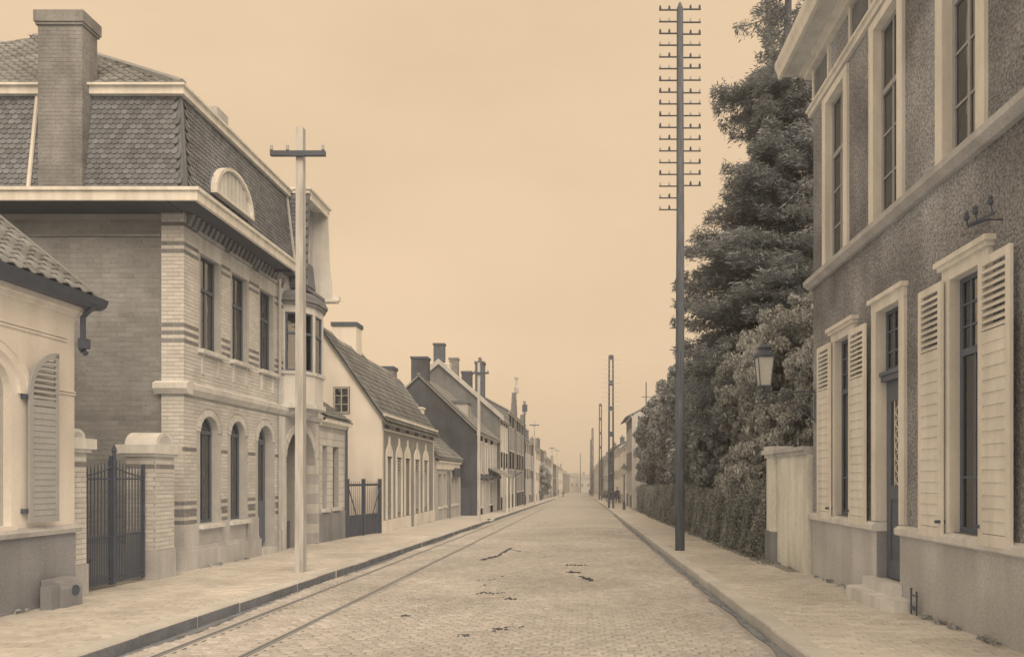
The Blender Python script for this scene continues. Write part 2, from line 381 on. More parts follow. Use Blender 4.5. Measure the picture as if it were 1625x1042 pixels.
def shutter(T, F, u0, u1, v0, v1, w0, mat, split=None, pitch=.062, lower=.1, mats=None, arch=None, th=.035, name='shutter', st=.07):
    """louvred leaf; every slat is a sub-part"""
    b = MB(); a, c = u0+st, u1-st; split = split or v0+(v1-v0)*.72
    if arch:   # top is a quarter arch, high at u1
        r = u1-u0; sp = v1-r*1.35; n = 10
        q = lambda t, rr: (u1-rr*math.cos(t), sp+rr*1.35*math.sin(t))
        b.box(F, u0, a, v0, sp, w0, w0+th); b.box(F, c, u1, v0, v1-.02, w0, w0+th)
        for i in range(n):
            t0, t1 = math.pi/2*i/n, math.pi/2*(i+1)/n
            b.prism(F, [q(t0, r), q(t1, r), q(t1, r-st), q(t0, r-st)], w0, w0+th)
    else:
        b.box(F, u0, a, v0, v1, w0, w0+th); b.box(F, c, u1, v0, v1, w0, w0+th); b.box(F, a, c, v1-st*1.1, v1, w0+.002, w0+th-.002)
    b.box(F, a, c, v0, v0+st*1.6, w0+.002, w0+th-.002); b.box(F, a, c, split-st*.8, split+st*.8, w0+.002, w0+th-.002)
    o = b.build(name, mat, T)
    MB().box(F, a, c, v0+st*1.6, split-st*.8, w0+.004, w0+.012).build('backing_board', mat, o)
    def row(va, vb, pt, tilt, depth, top):
        key = (round(c-a, 3), pt, tilt, mat.name)
        if key not in SLAT:
            SLAT[key] = MB().box(Fr((0, 0, 0), (1, 0, 0), (0, math.cos(tilt), math.sin(tilt)*-1), (0, math.sin(tilt), math.cos(tilt))), 0, c-a, -pt*.45, pt*.55, -.006, .006).mesh('slat', mat)
        v = va+pt*.5
        while v < vb-pt*.4:
            l, wd = a, 1
            if arch and top and v > v1-(u1-u0)*1.35:
                t = (v-(v1-(u1-u0)*1.35))/((u1-u0)*1.35); h = (u1-u0-st)*math.sqrt(max(0, 1-min(1, t*1.08)**2)); l = max(a, u1-h); wd = (c-l)/(c-a)
                if wd < .1: break
            piece('slat', SLAT[key], o, fmat(F, l, v, w0+depth, wd)); v += pt
    row(split+st*.8, v1-(0 if arch else st*1.1), pitch, .75, .02, True)
    row(v0+st*1.6, split-st*.8, lower, .10, .022, False)
    return o

# ------------------------------------------------------------------ ground, road, pavements
KL, KR = -4.70, 2.10
def strip(name, xs, ys, dz, mat, parent=None, zf=None):
    b = MB(); P = []
    for y in ys:
        for x in xs: P.append((x, y, (zf(x, y) if zf else g(y)+dz)))
    n = len(xs); b.add(P, [(i*n+j, i*n+j+1, (i+1)*n+j+1, (i+1)*n+j) for i in range(len(ys)-1) for j in range(n-1)])
    return b.build(name, mat, parent)
xs = [-900, -60, KL-.2, KL-.15, KR+.15, KR+.2, 60, 900]
struct(strip('ground', xs, [-30, 0, 50, 150, 300, 400, 900], 0, m_field, zf=lambda x, y: g(y)-(.35 if -5 < x < 2.3 else .015)))
ROADZ = -.13
def crown(x): return .05*(1-((x-(KL+KR)/2)/((KR-KL)/2))**2)
rx = [KL+(KR-KL)*i/8 for i in range(9)]
road = struct(strip('road', rx, [-6, 4], 0, m_joint, zf=lambda x, y: g(y)+ROADZ-.03+crown(x)))
COB_END = 34.0
strip('bedding', rx, [4, COB_END], 0, m_joint, road, zf=lambda x, y: g(y)+ROADZ-.015+crown(x))
strip('far_paving', rx, [COB_END]+[60, 100, 200, 345], 0, m_roadfar, road, zf=lambda x, y: g(y)+ROADZ+crown(x)-.004)
RAILS = (-3.37, -4.29)
def cobbles():
    cw, cl, jt = .125, .088, .007; L = []; y = 5.0; k = 0
    while y < COB_END:
        x = KL+.02+(cw/2 if k % 2 else 0)
        while x < KR-.28:
            if all(abs(x+cw/2-r_) > .075 for r_ in RAILS): L.append((x+random.uniform(-.01, .01), y+random.uniform(-.009, .009)+.03*math.sin(x*.8+y*.3)))
            x += cw+jt
        y += cl+jt; k += 1
    def pts(x, y, z, t1=0, t2=0):
        a, c = cw, cl
        lo = [(x, y, z-.03), (x+a, y, z-.03), (x+a, y+c, z-.03), (x, y+c, z-.03)]
        md = [(x+.002, y+.002, z-.008), (x+a-.002, y+.002, z-.008), (x+a-.002, y+c-.002, z-.008), (x+.002, y+c-.002, z-.008)]
        hi = [(x+.014, y+.013, z+t1), (x+a-.014, y+.013, z+t2), (x+a-.014, y+c-.013, z-t1), (x+.014, y+c-.013, z-t2)]
        return lo+md+hi
    fs = [(0, 1, 5, 4), (1, 2, 6, 5), (2, 3, 7, 6), (3, 0, 4, 7), (4, 5, 9, 8), (5, 6, 10, 9), (6, 7, 11, 10), (7, 4, 8, 11), (8, 9, 10, 11)]
    b0 = MB(); b0.add(pts(0, 0, 0), fs); me = b0.mesh('cobble', m_road)
    vis = [q for q in L if 6.75 < q[1] < 9.2 and abs(q[0]+.9) < 2.6]; vis.sort(key=lambda q: q[1]); vis = vis[:300]; vs = set(vis)
    for x, y in vis:
        piece('cobble', me, road, Matrix.Translation((x, y, g(y)+ROADZ+crown(x)+random.uniform(-.005, .005))) @ Matrix.Rotation(random.uniform(-.04, .04), 4, 'X') @ Matrix.Rotation(random.uniform(-.03, .03), 4, 'Y'))
    b = MB()
    for q in L:
        if q in vs: continue
        x, y = q; b.add(pts(x, y, g(y)+ROADZ+crown(x)+.010*math.sin(x*1.9+1)*math.sin(y*.9)+random.uniform(-.004, .004), random.uniform(-.003, .003), random.uniform(-.003, .003)), fs)
    b.build('cobble', m_road, road, kind='stuff')
cobbles()
# tram rails set in the road
for x in RAILS:
    strip('rail_bedding', [x-.095, x+.10], [4, COB_END], 0, m_road, road, zf=lambda x_, y: g(y)+ROADZ+crown(x_)-.006)
    b = MB(); ys = [4, 10, 20, 40, 80, 160, 320]
    for y0, y1 in zip(ys, ys[1:]):
        for (a, c, h) in ((x-.022, x+.018, .002), (x+.045, x+.056, .001)):
            z0, z1 = g(y0)+ROADZ+crown(x), g(y1)+ROADZ+crown(x)
            b.add([(a, y0, z0-.05), (c, y0, z0-.05), (c, y1, z1-.05), (a, y1, z1-.05), (a, y0, z0+h), (c, y0, z0+h), (c, y1, z1+h), (a, y1, z1+h)], [(0, 3, 2, 1), (4, 5, 6, 7), (0, 1, 5, 4), (2, 3, 7, 6), (1, 2, 6, 5), (3, 0, 4, 7)])
    o = b.build('tram_rail', m_rail); solo(o, 'narrow steel tram rail set in the cobbles, the one ' + ('farther from' if x > -4 else 'next to') + ' the left kerb', 'rail', 'tram rails')
    struct(o)
# pavements
def pavement(name, x0, x1, side):
    P = struct(strip(name, [x0, x1], [-6, 4, 20, 60, 150, 345], 0, m_pavefar, zf=lambda x, y: g(y)-.007))
    L = []; k = 0; y = 6.0
    while y < 24:
        x = x0+(.105 if k % 2 else 0)
        while x < x1-.2: L.append((x, y)); x += .206
        y += .102; k += 1
    L = [q for q in L if abs(q[0])/q[1] < .95]; L.sort(key=lambda q: q[1])
    me = MB().box(ID, 0, .2, 0, .097, -.02, 0).mesh('paving_brick', m_pave); b = MB()
    start = 0
    for i, (x, y) in enumerate(L):
        z = g(y)+random.uniform(-.003, .003)
        if i < 300: piece('paving_brick', me, P, Matrix.Translation((x, y, z)) @ Matrix.Rotation(random.uniform(-.02, .02), 4, 'Y'))
        else: b.box(ID, x, x+.2, y, y+.097, z-.02, z)
    b.build('paving_brick', m_pave, P, kind='stuff')
    pf = strip('far_paving', [x0, x1], [24, 60, 150, 345], 0, m_pavefar, P, zf=lambda x, y: g(y)-.002)
    # kerb stones
    y = 3.0
    kx = KL if side < 0 else KR
    while y < 120:
        ln = random.uniform(.85, 1.15) if y < 60 else 3.0; lo = 0
        if side < 0 and (19.4 < y < 20.3 or 35 < y < 37): lo = .085
        jx = random.uniform(-.012, .012); z = g(y)-lo; z1 = g(y+ln)-lo; a, c = (kx-.24, kx+jx) if side < 0 else (kx+jx, kx+.24)
        h = .012+random.uniform(-.004, .006)
        bb = MB(); yy0, yy1 = y+.003, y+ln-.003; e = .018*(1 if side < 0 else -1); i0 = 1 if side < 0 else 0
        q = [(a, yy0, z-.25), (c, yy0, z-.25), (c, yy1, z1-.25), (a, yy1, z1-.25), (a, yy0, z+h-.02), (c, yy0, z+h-.02), (c, yy1, z1+h-.02), (a, yy1, z1+h-.02),
             (a+.014, yy0+.012, z+h), (c-.014, yy0+.012, z+h), (c-.014, yy1-.012, z1+h), (a+.014, yy1-.012, z1+h)]
        bb.add(q, [(0, 1, 5, 4), (1, 2, 6, 5), (2, 3, 7, 6), (3, 0, 4, 7), (4, 5, 9, 8), (5, 6, 10, 9), (6, 7, 11, 10), (7, 4, 8, 11), (8, 9, 10, 11)])
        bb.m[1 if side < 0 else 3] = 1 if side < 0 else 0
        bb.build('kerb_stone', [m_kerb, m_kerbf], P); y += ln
    b = MB(); b.add([(kx-.24 if side < 0 else kx, 120, g(120)+.01), (kx if side < 0 else kx+.24, 120, g(120)+.01), (kx if side < 0 else kx+.24, 345, g(345)+.01), (kx-.24 if side < 0 else kx, 345, g(345)+.01),
           (kx if side < 0 else kx, 120, g(120)-.2), (kx, 345, g(345)-.2)], [(0, 1, 2, 3), (1, 4, 5, 2) if side < 0 else (0, 3, 5, 4)]); b.build('kerb_stone', m_kerb, P, kind='stuff')
    return P
pavement('pavement_left', -7.75, KL-.24, -1)
pavement('pavement_right', KR+.24, 4.35, 1)
# mud gathered in the gutters, and weeds on the right-hand side
def gutter(name, x0f, x1f, y0, y1, n, h):
    b = MB(); P = []; m = 4
    for i in range(n+1):
        y = y0+(y1-y0)*(i/n)**1.5; a, c = x0f(y), x1f(y)
        for j in range(m+1):
            x = a+(c-a)*j/m; e = 0 if j in (0, m) else 1
            P.append((x+random.uniform(-.02, .02)*e, y, g(y)+ROADZ+crown(x)-.012+e*(h*random.uniform(.3, 1))+(.006 if not e else 0)))
    b.add(P, [(i*(m+1)+j, i*(m+1)+j+1, (i+1)*(m+1)+j+1, (i+1)*(m+1)+j) for i in range(n) for j in range(m)])
    o = b.build(name, m_mud); return o
ns = lambda y, k=1.0: .5+.5*math.sin(y*1.7*k)*math.cos(y*.63*k+1)
solo(gutter('gutter_mud', lambda y: KL+.0, lambda y: KL+.07+.10*ns(y), 4, 70, 260, .02), 'dark wet dirt lying in the gutter along the left kerb', 'dirt', kind='stuff')
solo(gutter('gutter_mud', lambda y: KR-.08-.12*ns(y, 1.3)*ns(y,3.1), lambda y: KR, 4, 45, 260, .03), 'dark dirt and weeds lying in the gutter along the right kerb', 'dirt', kind='stuff')
def clods(label, rows, size):
    b = MB()
    for (x0, ya, x1, yb, n) in rows:
        for i in range(n):
            t = random.random(); px, py = x0+(x1-x0)*t, ya+(yb-ya)*t; y = 1.66*1100/(py-776); x = (px-924)*y/1100+random.gauss(0, .015); y += random.gauss(0, .05)
            r = size*random.uniform(.35, 1.2); z = g(y)+ROADZ+crown(x)-.004; k = 7
            P = [(x+r*1.5*math.cos(2*math.pi*i_/k)*random.uniform(.6, 1.2), y+r*1.3*math.sin(2*math.pi*i_/k)*random.uniform(.6, 1.2), z) for i_ in range(k)]+[(x, y, z+r*random.uniform(.5, .9))]
            b.add(P, [(i_, (i_+1) % k, k) for i_ in range(k)])
    o = b.build('manure', m_dung); solo(o, label, 'manure', 'horse droppings on the road', 'stuff')
clods('dark slanting heap of horse droppings farthest up the road', [(766, 890, 788, 884, 34), (788, 884, 812, 871, 40), (800, 874, 826, 876, 8)], .045)
clods('rows of scattered horse droppings left of the middle of the road', [(757, 923, 790, 922, 14), (795, 917, 832, 917, 14), (762, 932, 805, 930, 26), (757, 944, 800, 944, 34), (790, 950, 818, 953, 10)], .030)
clods('horse droppings on the right half of the road', [(898, 898, 935, 899, 22), (900, 909, 925, 911, 16), (920, 916, 942, 922, 26)], .036)
clods('thin horse droppings at the nearest edge of the cobbles', [(785, 1001, 830, 997, 24), (725, 1010, 745, 1012, 8)], .020)
clods('small lone horse dropping near the front of the road', [(636, 980, 650, 979, 8)], .024)

# ------------------------------------------------------------------ A: near cottage on the left
def cottage_left():
    T = thing('cottage', 'cream rendered cottage at the left edge with arched shutter and tiled roof', 'house', (-7.1, 6, 0))
    F = FL(-7.1); y0, y1 = 1.0, 9.69
    win = (7.73, 8.62, .95, 3.06, 1.0); win2 = (5.2, 6.1, .95, 3.06, 1.0)
    b = MB(); wall(b, F, y0, y1, .9, 3.95, [win2, win], -.34, 0); b.box(FC(9.69), -12.6, -7.44, .9, 3.95, -.0, .3)
    b.prism(Fr((0, 9.69, 0), (1, 0, 0), (0, 0, 1), (0, -1, 0)), [(-12.6, 3.95), (-7.1, 3.95), (-9.85, 6.3)], 0, .3)
    b.box(FC(1.3), -12.6, -7.44, .9, 3.95, 0, .3); b.box(FL(-12.6), y0, y1, -.5, 3.95, -.3, 0)
    b.build('wall', m_cream, T)
    MB().box(F, y0, y1-.004, -.6, .80, -.34, .02).box(FC(9.686), -12.6, -7.4, -.6, .9, 0, .3).build('plinth', m_lowr, T)
    b = MB().prism(Fr((-7.1, y0, .80), (1, 0, 0), (0, 0, 1), (0, 1, 0)), [(-.3, 0), (.07, 0), (.09, .06), (.03, .115), (-.3, .115)], 0, y1-y0+.03); b.build('sill_band', m_plinth, T)
    # string mouldings
    b = MB()
    b.box(F, 8.98, y1-.15, 3.42, 3.445, 0, .022).box(F, 8.98, y1-.15, 3.46, 3.475, 0, .03)
    b.box(F, 4, 8.98, 3.42, 3.445, 0, .022).box(F, 4, 8.98, 3.46, 3.475, 0, .03)
    b.box(F, 9.2, y1, 2.70, 2.722, 0, .02).box(F, 9.2, y1, 2.735, 2.75, 0, .026)
    b.build('string_moulding', m_cream, T)
    b = MB(); b.box(F, y0, y1+.02, 3.80, 3.86, -.1, .05).box(F, y0, y1+.04, 3.86, 3.93, -.1, .10).build('eaves_moulding', m_cream, T)
    # arch surrounds
    for wn in (win, win2):
        b = MB(); r = (wn[1]-wn[0])/2; c = wn[0]+r; sp = wn[3]-r; n = 16
        for (ra, rb_, h) in ((r+.10, r+.22, .045), (r+.2, r+.25, .06)):
            for i in range(n):
                t0, t1 = math.pi*i/n, math.pi*(i+1)/n
                b.prism(F, [(c-ra*math.cos(t0), sp+ra*math.sin(t0)), (c-rb_*math.cos(t0), sp+rb_*math.sin(t0)), (c-rb_*math.cos(t1), sp+rb_*math.sin(t1)), (c-ra*math.cos(t1), sp+ra*math.sin(t1))], 0, h)
        b.build('arch_surround', m_cream, T)
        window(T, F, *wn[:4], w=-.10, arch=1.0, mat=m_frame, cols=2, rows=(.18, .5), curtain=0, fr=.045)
        MB().box(F, wn[0]-.04, wn[1]+.04, .90, .955, -.2, .05).build('sill', m_cream, T)
    o = shutter(T, Fr((-7.04, 8.80, 0), (.14, 1, 0), (0, 0, 1), (1, -.14, 0)), 0, .42, .98, 3.20, .0, m_shut, split=2.52, pitch=.075, lower=.078, arch=True, st=.05)
    for v in (2.55, 1.1): MB().box(F, 8.76, 8.80, v, v+.06, 0, .07).build('hinge', m_iron, T)
    # roof
    ang = math.atan2(2.35, 2.9); V = (-math.cos(ang), 0, math.sin(ang)); W = (math.sin(ang), 0, math.cos(ang))
    G = Fr((-6.84, 1.0, 4.05), (0, 1, 0), V, W); L = 3.0/math.cos(ang)
    r = MB().box(G, 0, 8.78, 0, L, -.1, 0); G2 = Fr((-12.85, 1.0, 4.05), (0, 1, 0), (math.cos(ang), 0, math.sin(ang)), (-math.sin(ang), 0, math.cos(ang))); r.box(G2, 0, 8.78, 0, L, -.1, 0)
    ro = r.build('roof', m_dkbr, T)
    tiles(ro, G, lambda u, v: True, (3.2, 8.75), (.05, L-.1), .22, .2, 'pan', m_tile2, 300)
    b = MB(); b.box(G, 8.76, 8.86, -.02, L, -.12, .06); b.build('verge_board', m_tile2, ro)
    b = MB().prism(Fr((-6.84, 1.0, 3.95), (1, 0, 0), (0, 0, 1), (0, 1, 0)), [(-.3, -.02), (-.02, -.02), (.05, .03), (.08, .12), (.06, .12), (.02, .05), (-.3, .05)], 0, 8.9); b.build('gutter', m_dark, T)
    b = MB(); x, y = -7.0, 9.72; b.tube([(-6.82, y, 3.97), (-6.95, y, 3.86), (x, y, 3.80), (x, y, 3.5)], .035, 8); b.box(ID, x-.04, x+.07, y-.05, y+.05, 3.36, 3.5); b.build('gutter_spout', m_dark, T)
    MB().tube([(-7.03, y, 3.38), (-7.03, y+.05, 3.33), (-6.98, y+.02, 3.3)], .04, 8).build('spout_shoe', m_dark, T)
cottage_left()
T = thing('guard_stone', 'pale block with a round hole on the pavement below the arched shutter', 'stone block', (-6.85, 9.3, g(9.3)))
b = MB(); x, y, z = -6.9, 9.05, g(9.1)
b.prism(Fr((0, y-.02, 0), (1, 0, 0), (0, 0, 1), (0, 1, 0)), [(x-.15, z-.02), (x+.13, z-.02), (x+.125, z+.24), (x+.08, z+.33), (x-.0, z+.37), (x-.15, z+.37)], 0, .36); o = b.build('block', m_lowr, T)
MB().tube([(x+.08, y+.22, z+.2), (x+.128, y+.22, z+.2)], .075, 14).build('pipe_mouth', m_dark, T)
MB().box(ID, x-.06, x+.09, y-.15, y-.025, z-.02, z+.30).build('side_block', m_lowr, T)

# ------------------------------------------------------------------ B: gate beside the villa
def gate_pillar(y0, y1, x0, x1, label):
    T = thing('gate_pillar', label, 'gate pillar', ((x0+x1)/2, (y0+y1)/2, g(y0)), 'brick gate pillars')
    MB().box(ID, x0+.0, x1, y0, y1, -.5, .30).build('base_stone', m_plinth, T)
    MB().box(ID, x0+.03, x1-.02, y0+.02, y1-.02, .30, 1.92).build('core', m_mort, T)
    n = 150; bf = lambda v: 1 if 1.70 < v < 1.78 else 0
    bricks(T, FL(x1-.02), y0+.03, y1-.03, .31, 1.91, [], [m_glaze, m_band], bf, nmax=n)
    bricks(T, Fr((0, y0+.02, 0), (1, 0, 0), (0, 0, 1), (0, -1, 0)), x0+.04, x1-.03, .31, 1.91, [], [m_glaze, m_band], bf, nmax=n)
    b = MB().box(ID, x0-.08, x1+.06, y0-.09, y1+.09, 1.97, 2.12).box(ID, x0-.03, x1+.02, y0-.03, y1+.03, 1.92, 1.97).build('cap_slab', m_stone, T)
    c = (y0+y1)/2; r = (y1-y0)/2-.04; A = [(c-r, 2.12)]+[(c-r*math.cos(math.pi*i/14), 2.13+r*.85*math.sin(math.pi*i/14)) for i in range(15)]+[(c+r, 2.12)]
    Fx = Fr((0, 0, 0), (0, 1, 0), (0, 0, 1), (1, 0, 0)); MB().prism(Fx, A[::-1], x0+.0, x1-.02).build('rounded_cap', m_stone, T)
    A2 = [(c-(r-.07)*math.cos(math.pi*i/14), 2.15+(r-.07)*.8*math.sin(math.pi*i/14)) for i in range(15)]
    MB().prism(Fx, A2[::-1], x1-.02, x1-.012).build('cap_inset', m_plinth, T)
gate_pillar(9.76, 10.14, -7.72, -7.22, 'white brick gate pillar against the cream cottage')
gate_pillar(11.84, 12.42, -7.84, -7.28, 'white brick gate pillar with rounded cap beside the tall villa')
def iron_gate():
    T = thing('iron_gate', 'black wrought iron double gate of upright bars between the brick pillars', 'gate', (-7.5, 11, g(11)))
    F = FL(-7.45); ya, yb = 10.2, 11.78; mid = (ya+yb)/2; z0 = g(11)+.05
    for (a, c, hi) in ((ya, mid-.02, 1), (mid+.02, yb, -1)):
        b = MB(); b.box(F, a, a+.035, z0, 1.78, -.02, .02); b.box(F, c-.035, c, z0, 1.9 if hi == 1 else 1.78, -.02, .02)
        for v in (z0+.03, z0+.12, .62, 1.52): b.box(F, a+.035, c-.035, v, v+.03, -.012, .012)
        lf = b.build('gate_leaf', m_iron, T); n = 9
        for i in range(1, n+1):
            u = a+(c-a)*i/(n+1); t = i/(n+1) if hi == 1 else 1-i/(n+1); top = 1.62+.20*t*t+.05*(1-t)
            q = MB(); q.tube([F(u, z0+.06, 0), F(u, top, 0), F(u, top+.07, 0)], [.010, .010, .002], 6); q.build('bar', m_iron, lf)
            if i <= n:
                u2 = u+(c-a)/(n+1)/2
                q = MB(); q.tube([F(u2, z0+.06, 0), F(u2, .62, 0), F(u2, .70, 0)], [.008, .008, .002], 6); q.build('dog_bar', m_iron, lf)
        P = [F(a+(c-a)*i/12, 1.62+.16*((i/12) if hi == 1 else 1-i/12)**2-.04, .014) for i in range(13)]
        MB().tube(P, .012, 6).build('curved_rail', m_iron, lf)
    b = MB(); b.tube([F(mid, z0, .03), F(mid, 1.95, .03)], .026, 8); b.lathe(F(mid, 1.95, .03), [(.028, 0), (.04, .03), (.03, .07), (.004, .14)], 8); b.build('meeting_post', m_iron, T)
iron_gate()

# ------------------------------------------------------------------ C: villa
def villa():
    T = thing('villa', 'tall white glazed brick villa with slate mansard roof and massive chimney', 'villa', (-9, 15, 0))
    F = FL(-7.6); y0, y1 = 13.22, 20.0
    low = [(13.79, 14.44, .64, 2.80, 1.0), (14.98, 15.60, .64, 2.80, 1.0), (16.24, 17.0, -.22, 2.80, 1.0), (17.75, 19.72, -.40, 2.86, 1.0)]
    up = [(13.80, 14.50, 4.12, 6.02), (15.04, 15.72, 4.12, 6.02), (16.36, 17.04, 4.12, 6.02)]
    b = MB(); wall(b, F, y0, y1, -.6, 3.2, low, -.4, 0); wall(b, F, y0, y1, 3.2, 6.78, up, -.4, 0)
    b.build('front_wall', m_mort, T); b = MB(); G = FC(13.22); b.box(G, -8.03, -8.002, -.6, 6.78, -.04, 0)
    b.box(Fr((0, 20.0, 0), (1, 0, 0), (0, 0, 1), (0, 1, 0)), -17, -8.0, -.6, 6.78, -.3, 0)
    b.box(FL(-17), 13.3, 20, -.6, 6.78, 0, .3); b.build('return_wall', m_mort, T)
    MB().box(FC(13.27), -18, -8.03, -.6, 6.6, -.3, 0).build('side_wall', m_sidem, T); MB().box(FC(13.27), -18, -8.05, 6.16, 6.20, 0, .04).build('wall_ledge', m_lowr, T)
    def band(v):
        for a in (.70, .82, .94, 1.06, 4.16, 4.32, 4.48, 5.90, 6.03, 6.38):
            if a-.04 < v < a+.035: return 1
        return 1 if 2.08 < v < 2.16 else 0
    # bricks: return, front lower, front upper
    cells = MB()
    allops = low+up+[(13.2, 16.1, -.6, .20)]
    n = bricks(T, G, -8.02, -7.592, .22, 3.14, [], [m_glaze, m_band], band, nmax=110)
    n += bricks(T, G, -8.02, -7.592, 3.40, 6.62, [], [m_glaze, m_band], band, nmax=40)
    sur = lambda o, e: (o[0]-e, o[1]+e, o[2], o[3]+e*1.0, o[4])
    n += bricks(T, F, 13.2255, 17.62, .22, 3.14, [(13.7, 14.55, .2, .66), (14.9, 15.7, .2, .66)]+[sur(o, .14) for o in low[:3]], [m_glaze, m_band], band, nmax=110)
    lint = [(o[0]-.08, o[1]+.08, 4.02, 6.34) for o in up]
    n += bricks(T, F, 13.2255, 17.62, 3.40, 6.62, lint, [m_glaze, m_band], band, nmax=40)
    bricks(T, F, 19.74, 19.98, .3, 3.14, [], [m_glaze, m_band], band)
    bricks(T, FC(13.27), -13.2, -8.05, .3, 6.5, [], [m_side, m_band], lambda v: 1 if (2.62 < v < 2.73) else 0, bw=.30, bh=.085, j=.009, d=.005, nmax=300, name='grey_brick')
    # plinth, string course, sills, lintels, surrounds
    b = MB(); b.box(F, 13.221, 16.22, -.6, .14, 0, .10).box(F, 13.221, 16.2, .14, .21, 0, .06)
    b.box(G, -8.04, -7.5, -.6, .14, 0, .10).box(G, -8.04, -7.54, .14, .21, 0, .06); b.box(F, 17.02, 17.7, -.6, .25, 0, .05).build('plinth', m_plinth, T)
    for q in ((F, 13.23, 13.68), (F, 14.56, 14.9), (F, 15.7, 16.22), (G, -8.0, -7.565)): MB().box(*q, .21, .64, 0, .035).build('dado_panel', m_plinth, T)
    b = MB(); b.prism(Fr((-7.6, 13.22, 3.15), (1, 0, 0), (0, 0, 1), (0, 1, 0)), [(-.1, 0), (.06, 0), (.13, .10), (.13, .2), (.02, .25), (-.1, .25)], 0.001, 6.78)
    b.prism(Fr((-7.6, 13.22, 3.15), (0, 1, 0), (0, 0, 1), (1, 0, 0)), [(.1, 0), (-.06, 0), (-.13, .10), (-.13, .2), (-.02, .25), (.1, .25)], -.52, .129); b.build('string_course', m_stone, T)
    for o in low[:2]:
        MB().box(F, o[0]-.1, o[1]+.1, .54, .62, -.1, .12).build('sill', m_stone, T)
    for o in up:
        MB().box(F, o[0]-.1, o[1]+.1, 4.03, 4.11, -.1, .12).build('sill', m_stone, T)
        MB().box(F, o[0]-.08, o[1]+.08, 6.02, 6.34, 0, .02).build('lintel', m_stone, T)
        MB().box(F, o[0]-.14, o[1]+.14, 6.36, 6.42, 0, .05).box(F, o[0]-.11, o[1]+.11, 6.42, 6.46, 0, .02).build('lintel_moulding', m_plinth, T)
        MB().box(F, o[0]+.02, o[0]+.09, 3.62, 4.03, 0, .03).box(F, o[1]-.09, o[1]-.02, 3.62, 4.03, 0, .03).build('apron_bracket', m_stone, T)
    for a in (13.5, 14.78, 16.03, 17.3):
        MB().box(F, a-.2, a+.2, 4.02, 6.62, 0, .0).build('x', m_stone, T) if 0 else None
    for o in low[:4]:
        r = (o[1]-o[0])/2; c = o[0]+r; sp = o[3]-r; n_ = 16; k = .13 if r < .5 else .2
        for i in range(n_):
            t0, t1 = math.pi*i/n_+.01, math.pi*(i+1)/n_-.01
            q = lambda t, rr: (c-rr*math.cos(t), sp+rr*math.sin(t))
            MB().prism(F, [q(t0, r), q(t0, r+k), q(t1, r+k), q(t1, r)], 0, .018+.006*(i % 2)).build('voussoir', m_stone, T)
        # outer dark hood line
        hb = MB()
        for i in range(n_):
            t0, t1 = math.pi*i/n_, math.pi*(i+1)/n_
            hb.prism(F, [(c-(r+k+.02)*math.cos(t0), sp+(r+k+.02)*math.sin(t0)), (c-(r+k+.05)*math.cos(t0), sp+(r+k+.05)*math.sin(t0)), (c-(r+k+.05)*math.cos(t1), sp+(r+k+.05)*math.sin(t1)), (c-(r+k+.02)*math.cos(t1), sp+(r+k+.02)*math.sin(t1))], 0, .014)
        if r < .5: hb.build('hood_brick_ring', m_plinth, T)
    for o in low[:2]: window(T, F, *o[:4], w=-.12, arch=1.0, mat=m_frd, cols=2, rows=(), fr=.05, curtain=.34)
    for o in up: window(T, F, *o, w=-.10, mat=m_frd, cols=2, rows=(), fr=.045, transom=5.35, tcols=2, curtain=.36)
    # entrance door in arch
    o = low[2]; d = window(T, F, o[0], o[1], .0, 2.80, w=-.18, arch=1.0, mat=m_door, cols=1, rows=(), fr=.09, name='door'); MB().box(F, o[0]+.09, o[1]-.09, -.2, 1.0, -.225, -.19).build('door_panel', m_door, d)
    MB().box(F, o[0], o[1], -.6, -.12, -.4, .12).build('doorstep', m_stone, T)
    # carriage arch: banded stone jambs and dark doors
    o = low[3]; b = MB()
    for i in range(8):
        v = -.3+i*.28; MB().box(F, o[1]-.004, o[1]+.20, v, v+.272, -.395, .03).build('jamb_stone', m_stone if i % 2 else m_plinth, T)
        MB().box(F, o[0]-.13, o[0]+.004, v, v+.272, -.395, .03).build('jamb_stone', m_stone, T)
    d = MB().box(F, o[0], o[0]+.95, -.4, 1.86, -1.5, -1.44).box(F, o[0]+1.02, o[1], -.4, 1.86, -1.5, -1.44).build('carriage_door', m_dark, T)
    MB().box(F, o[0]-.1, o[1]+.1, 1.9, 3.1, -1.52, -1.46).box(F, o[0]-.05, o[0], -.5, 3.1, -1.5, -.4).box(F, o[1], o[1]+.05, -.5, 3.1, -1.5, -.4).box(F, o[0]-.05, o[1]+.05, 3.0, 3.05, -1.46, -.4).build('porch_lining', m_dkbr, T)
    MB().box(F, o[0]+.0, o[0]+.62, -.4, .42, -.2, -.15).build('half_door', m_dark, T)
    MB().box(F, 17.47, 17.6, -.5, 3.1, 0, .065).build('pilaster', m_stone, T)
    MB().tube([F(17.28, -.3, .06), F(17.28, 3.1, .06)], .035, 8).tube([F(17.28, 3.4, .06), F(17.28, 6.5, .06)], .035, 8).build('downpipe', m_plinth, T)
    # oriel
    pl = [(-7.61, 17.62), (-7.14, 17.72), (-6.97, 18.06), (-6.97, 18.66), (-7.14, 19.0), (-7.61, 19.1)]
    P3 = Fr((0, 0, 0), (1, 0, 0), (0, 1, 0), (0, 0, 1))
    big = lambda e: [(-7.61, 17.62-e), (-7.14+e*.5, 17.72-e), (-6.97+e, 18.06-e*.4), (-6.97+e, 18.66+e*.4), (-7.14+e*.5, 19.0+e), (-7.61, 19.1+e)]
    b = MB().prism(P3, pl, 3.46, 4.2).build('oriel_base', m_glaze, T)
    MB().prism(P3, big(.06), 3.34, 3.46).prism(P3, big(.05), 4.2, 4.28).build('oriel_moulding', m_stone, T)
    MB().prism(P3, big(-.12), 3.2, 3.34).build('oriel_corbel', m_stone, T)
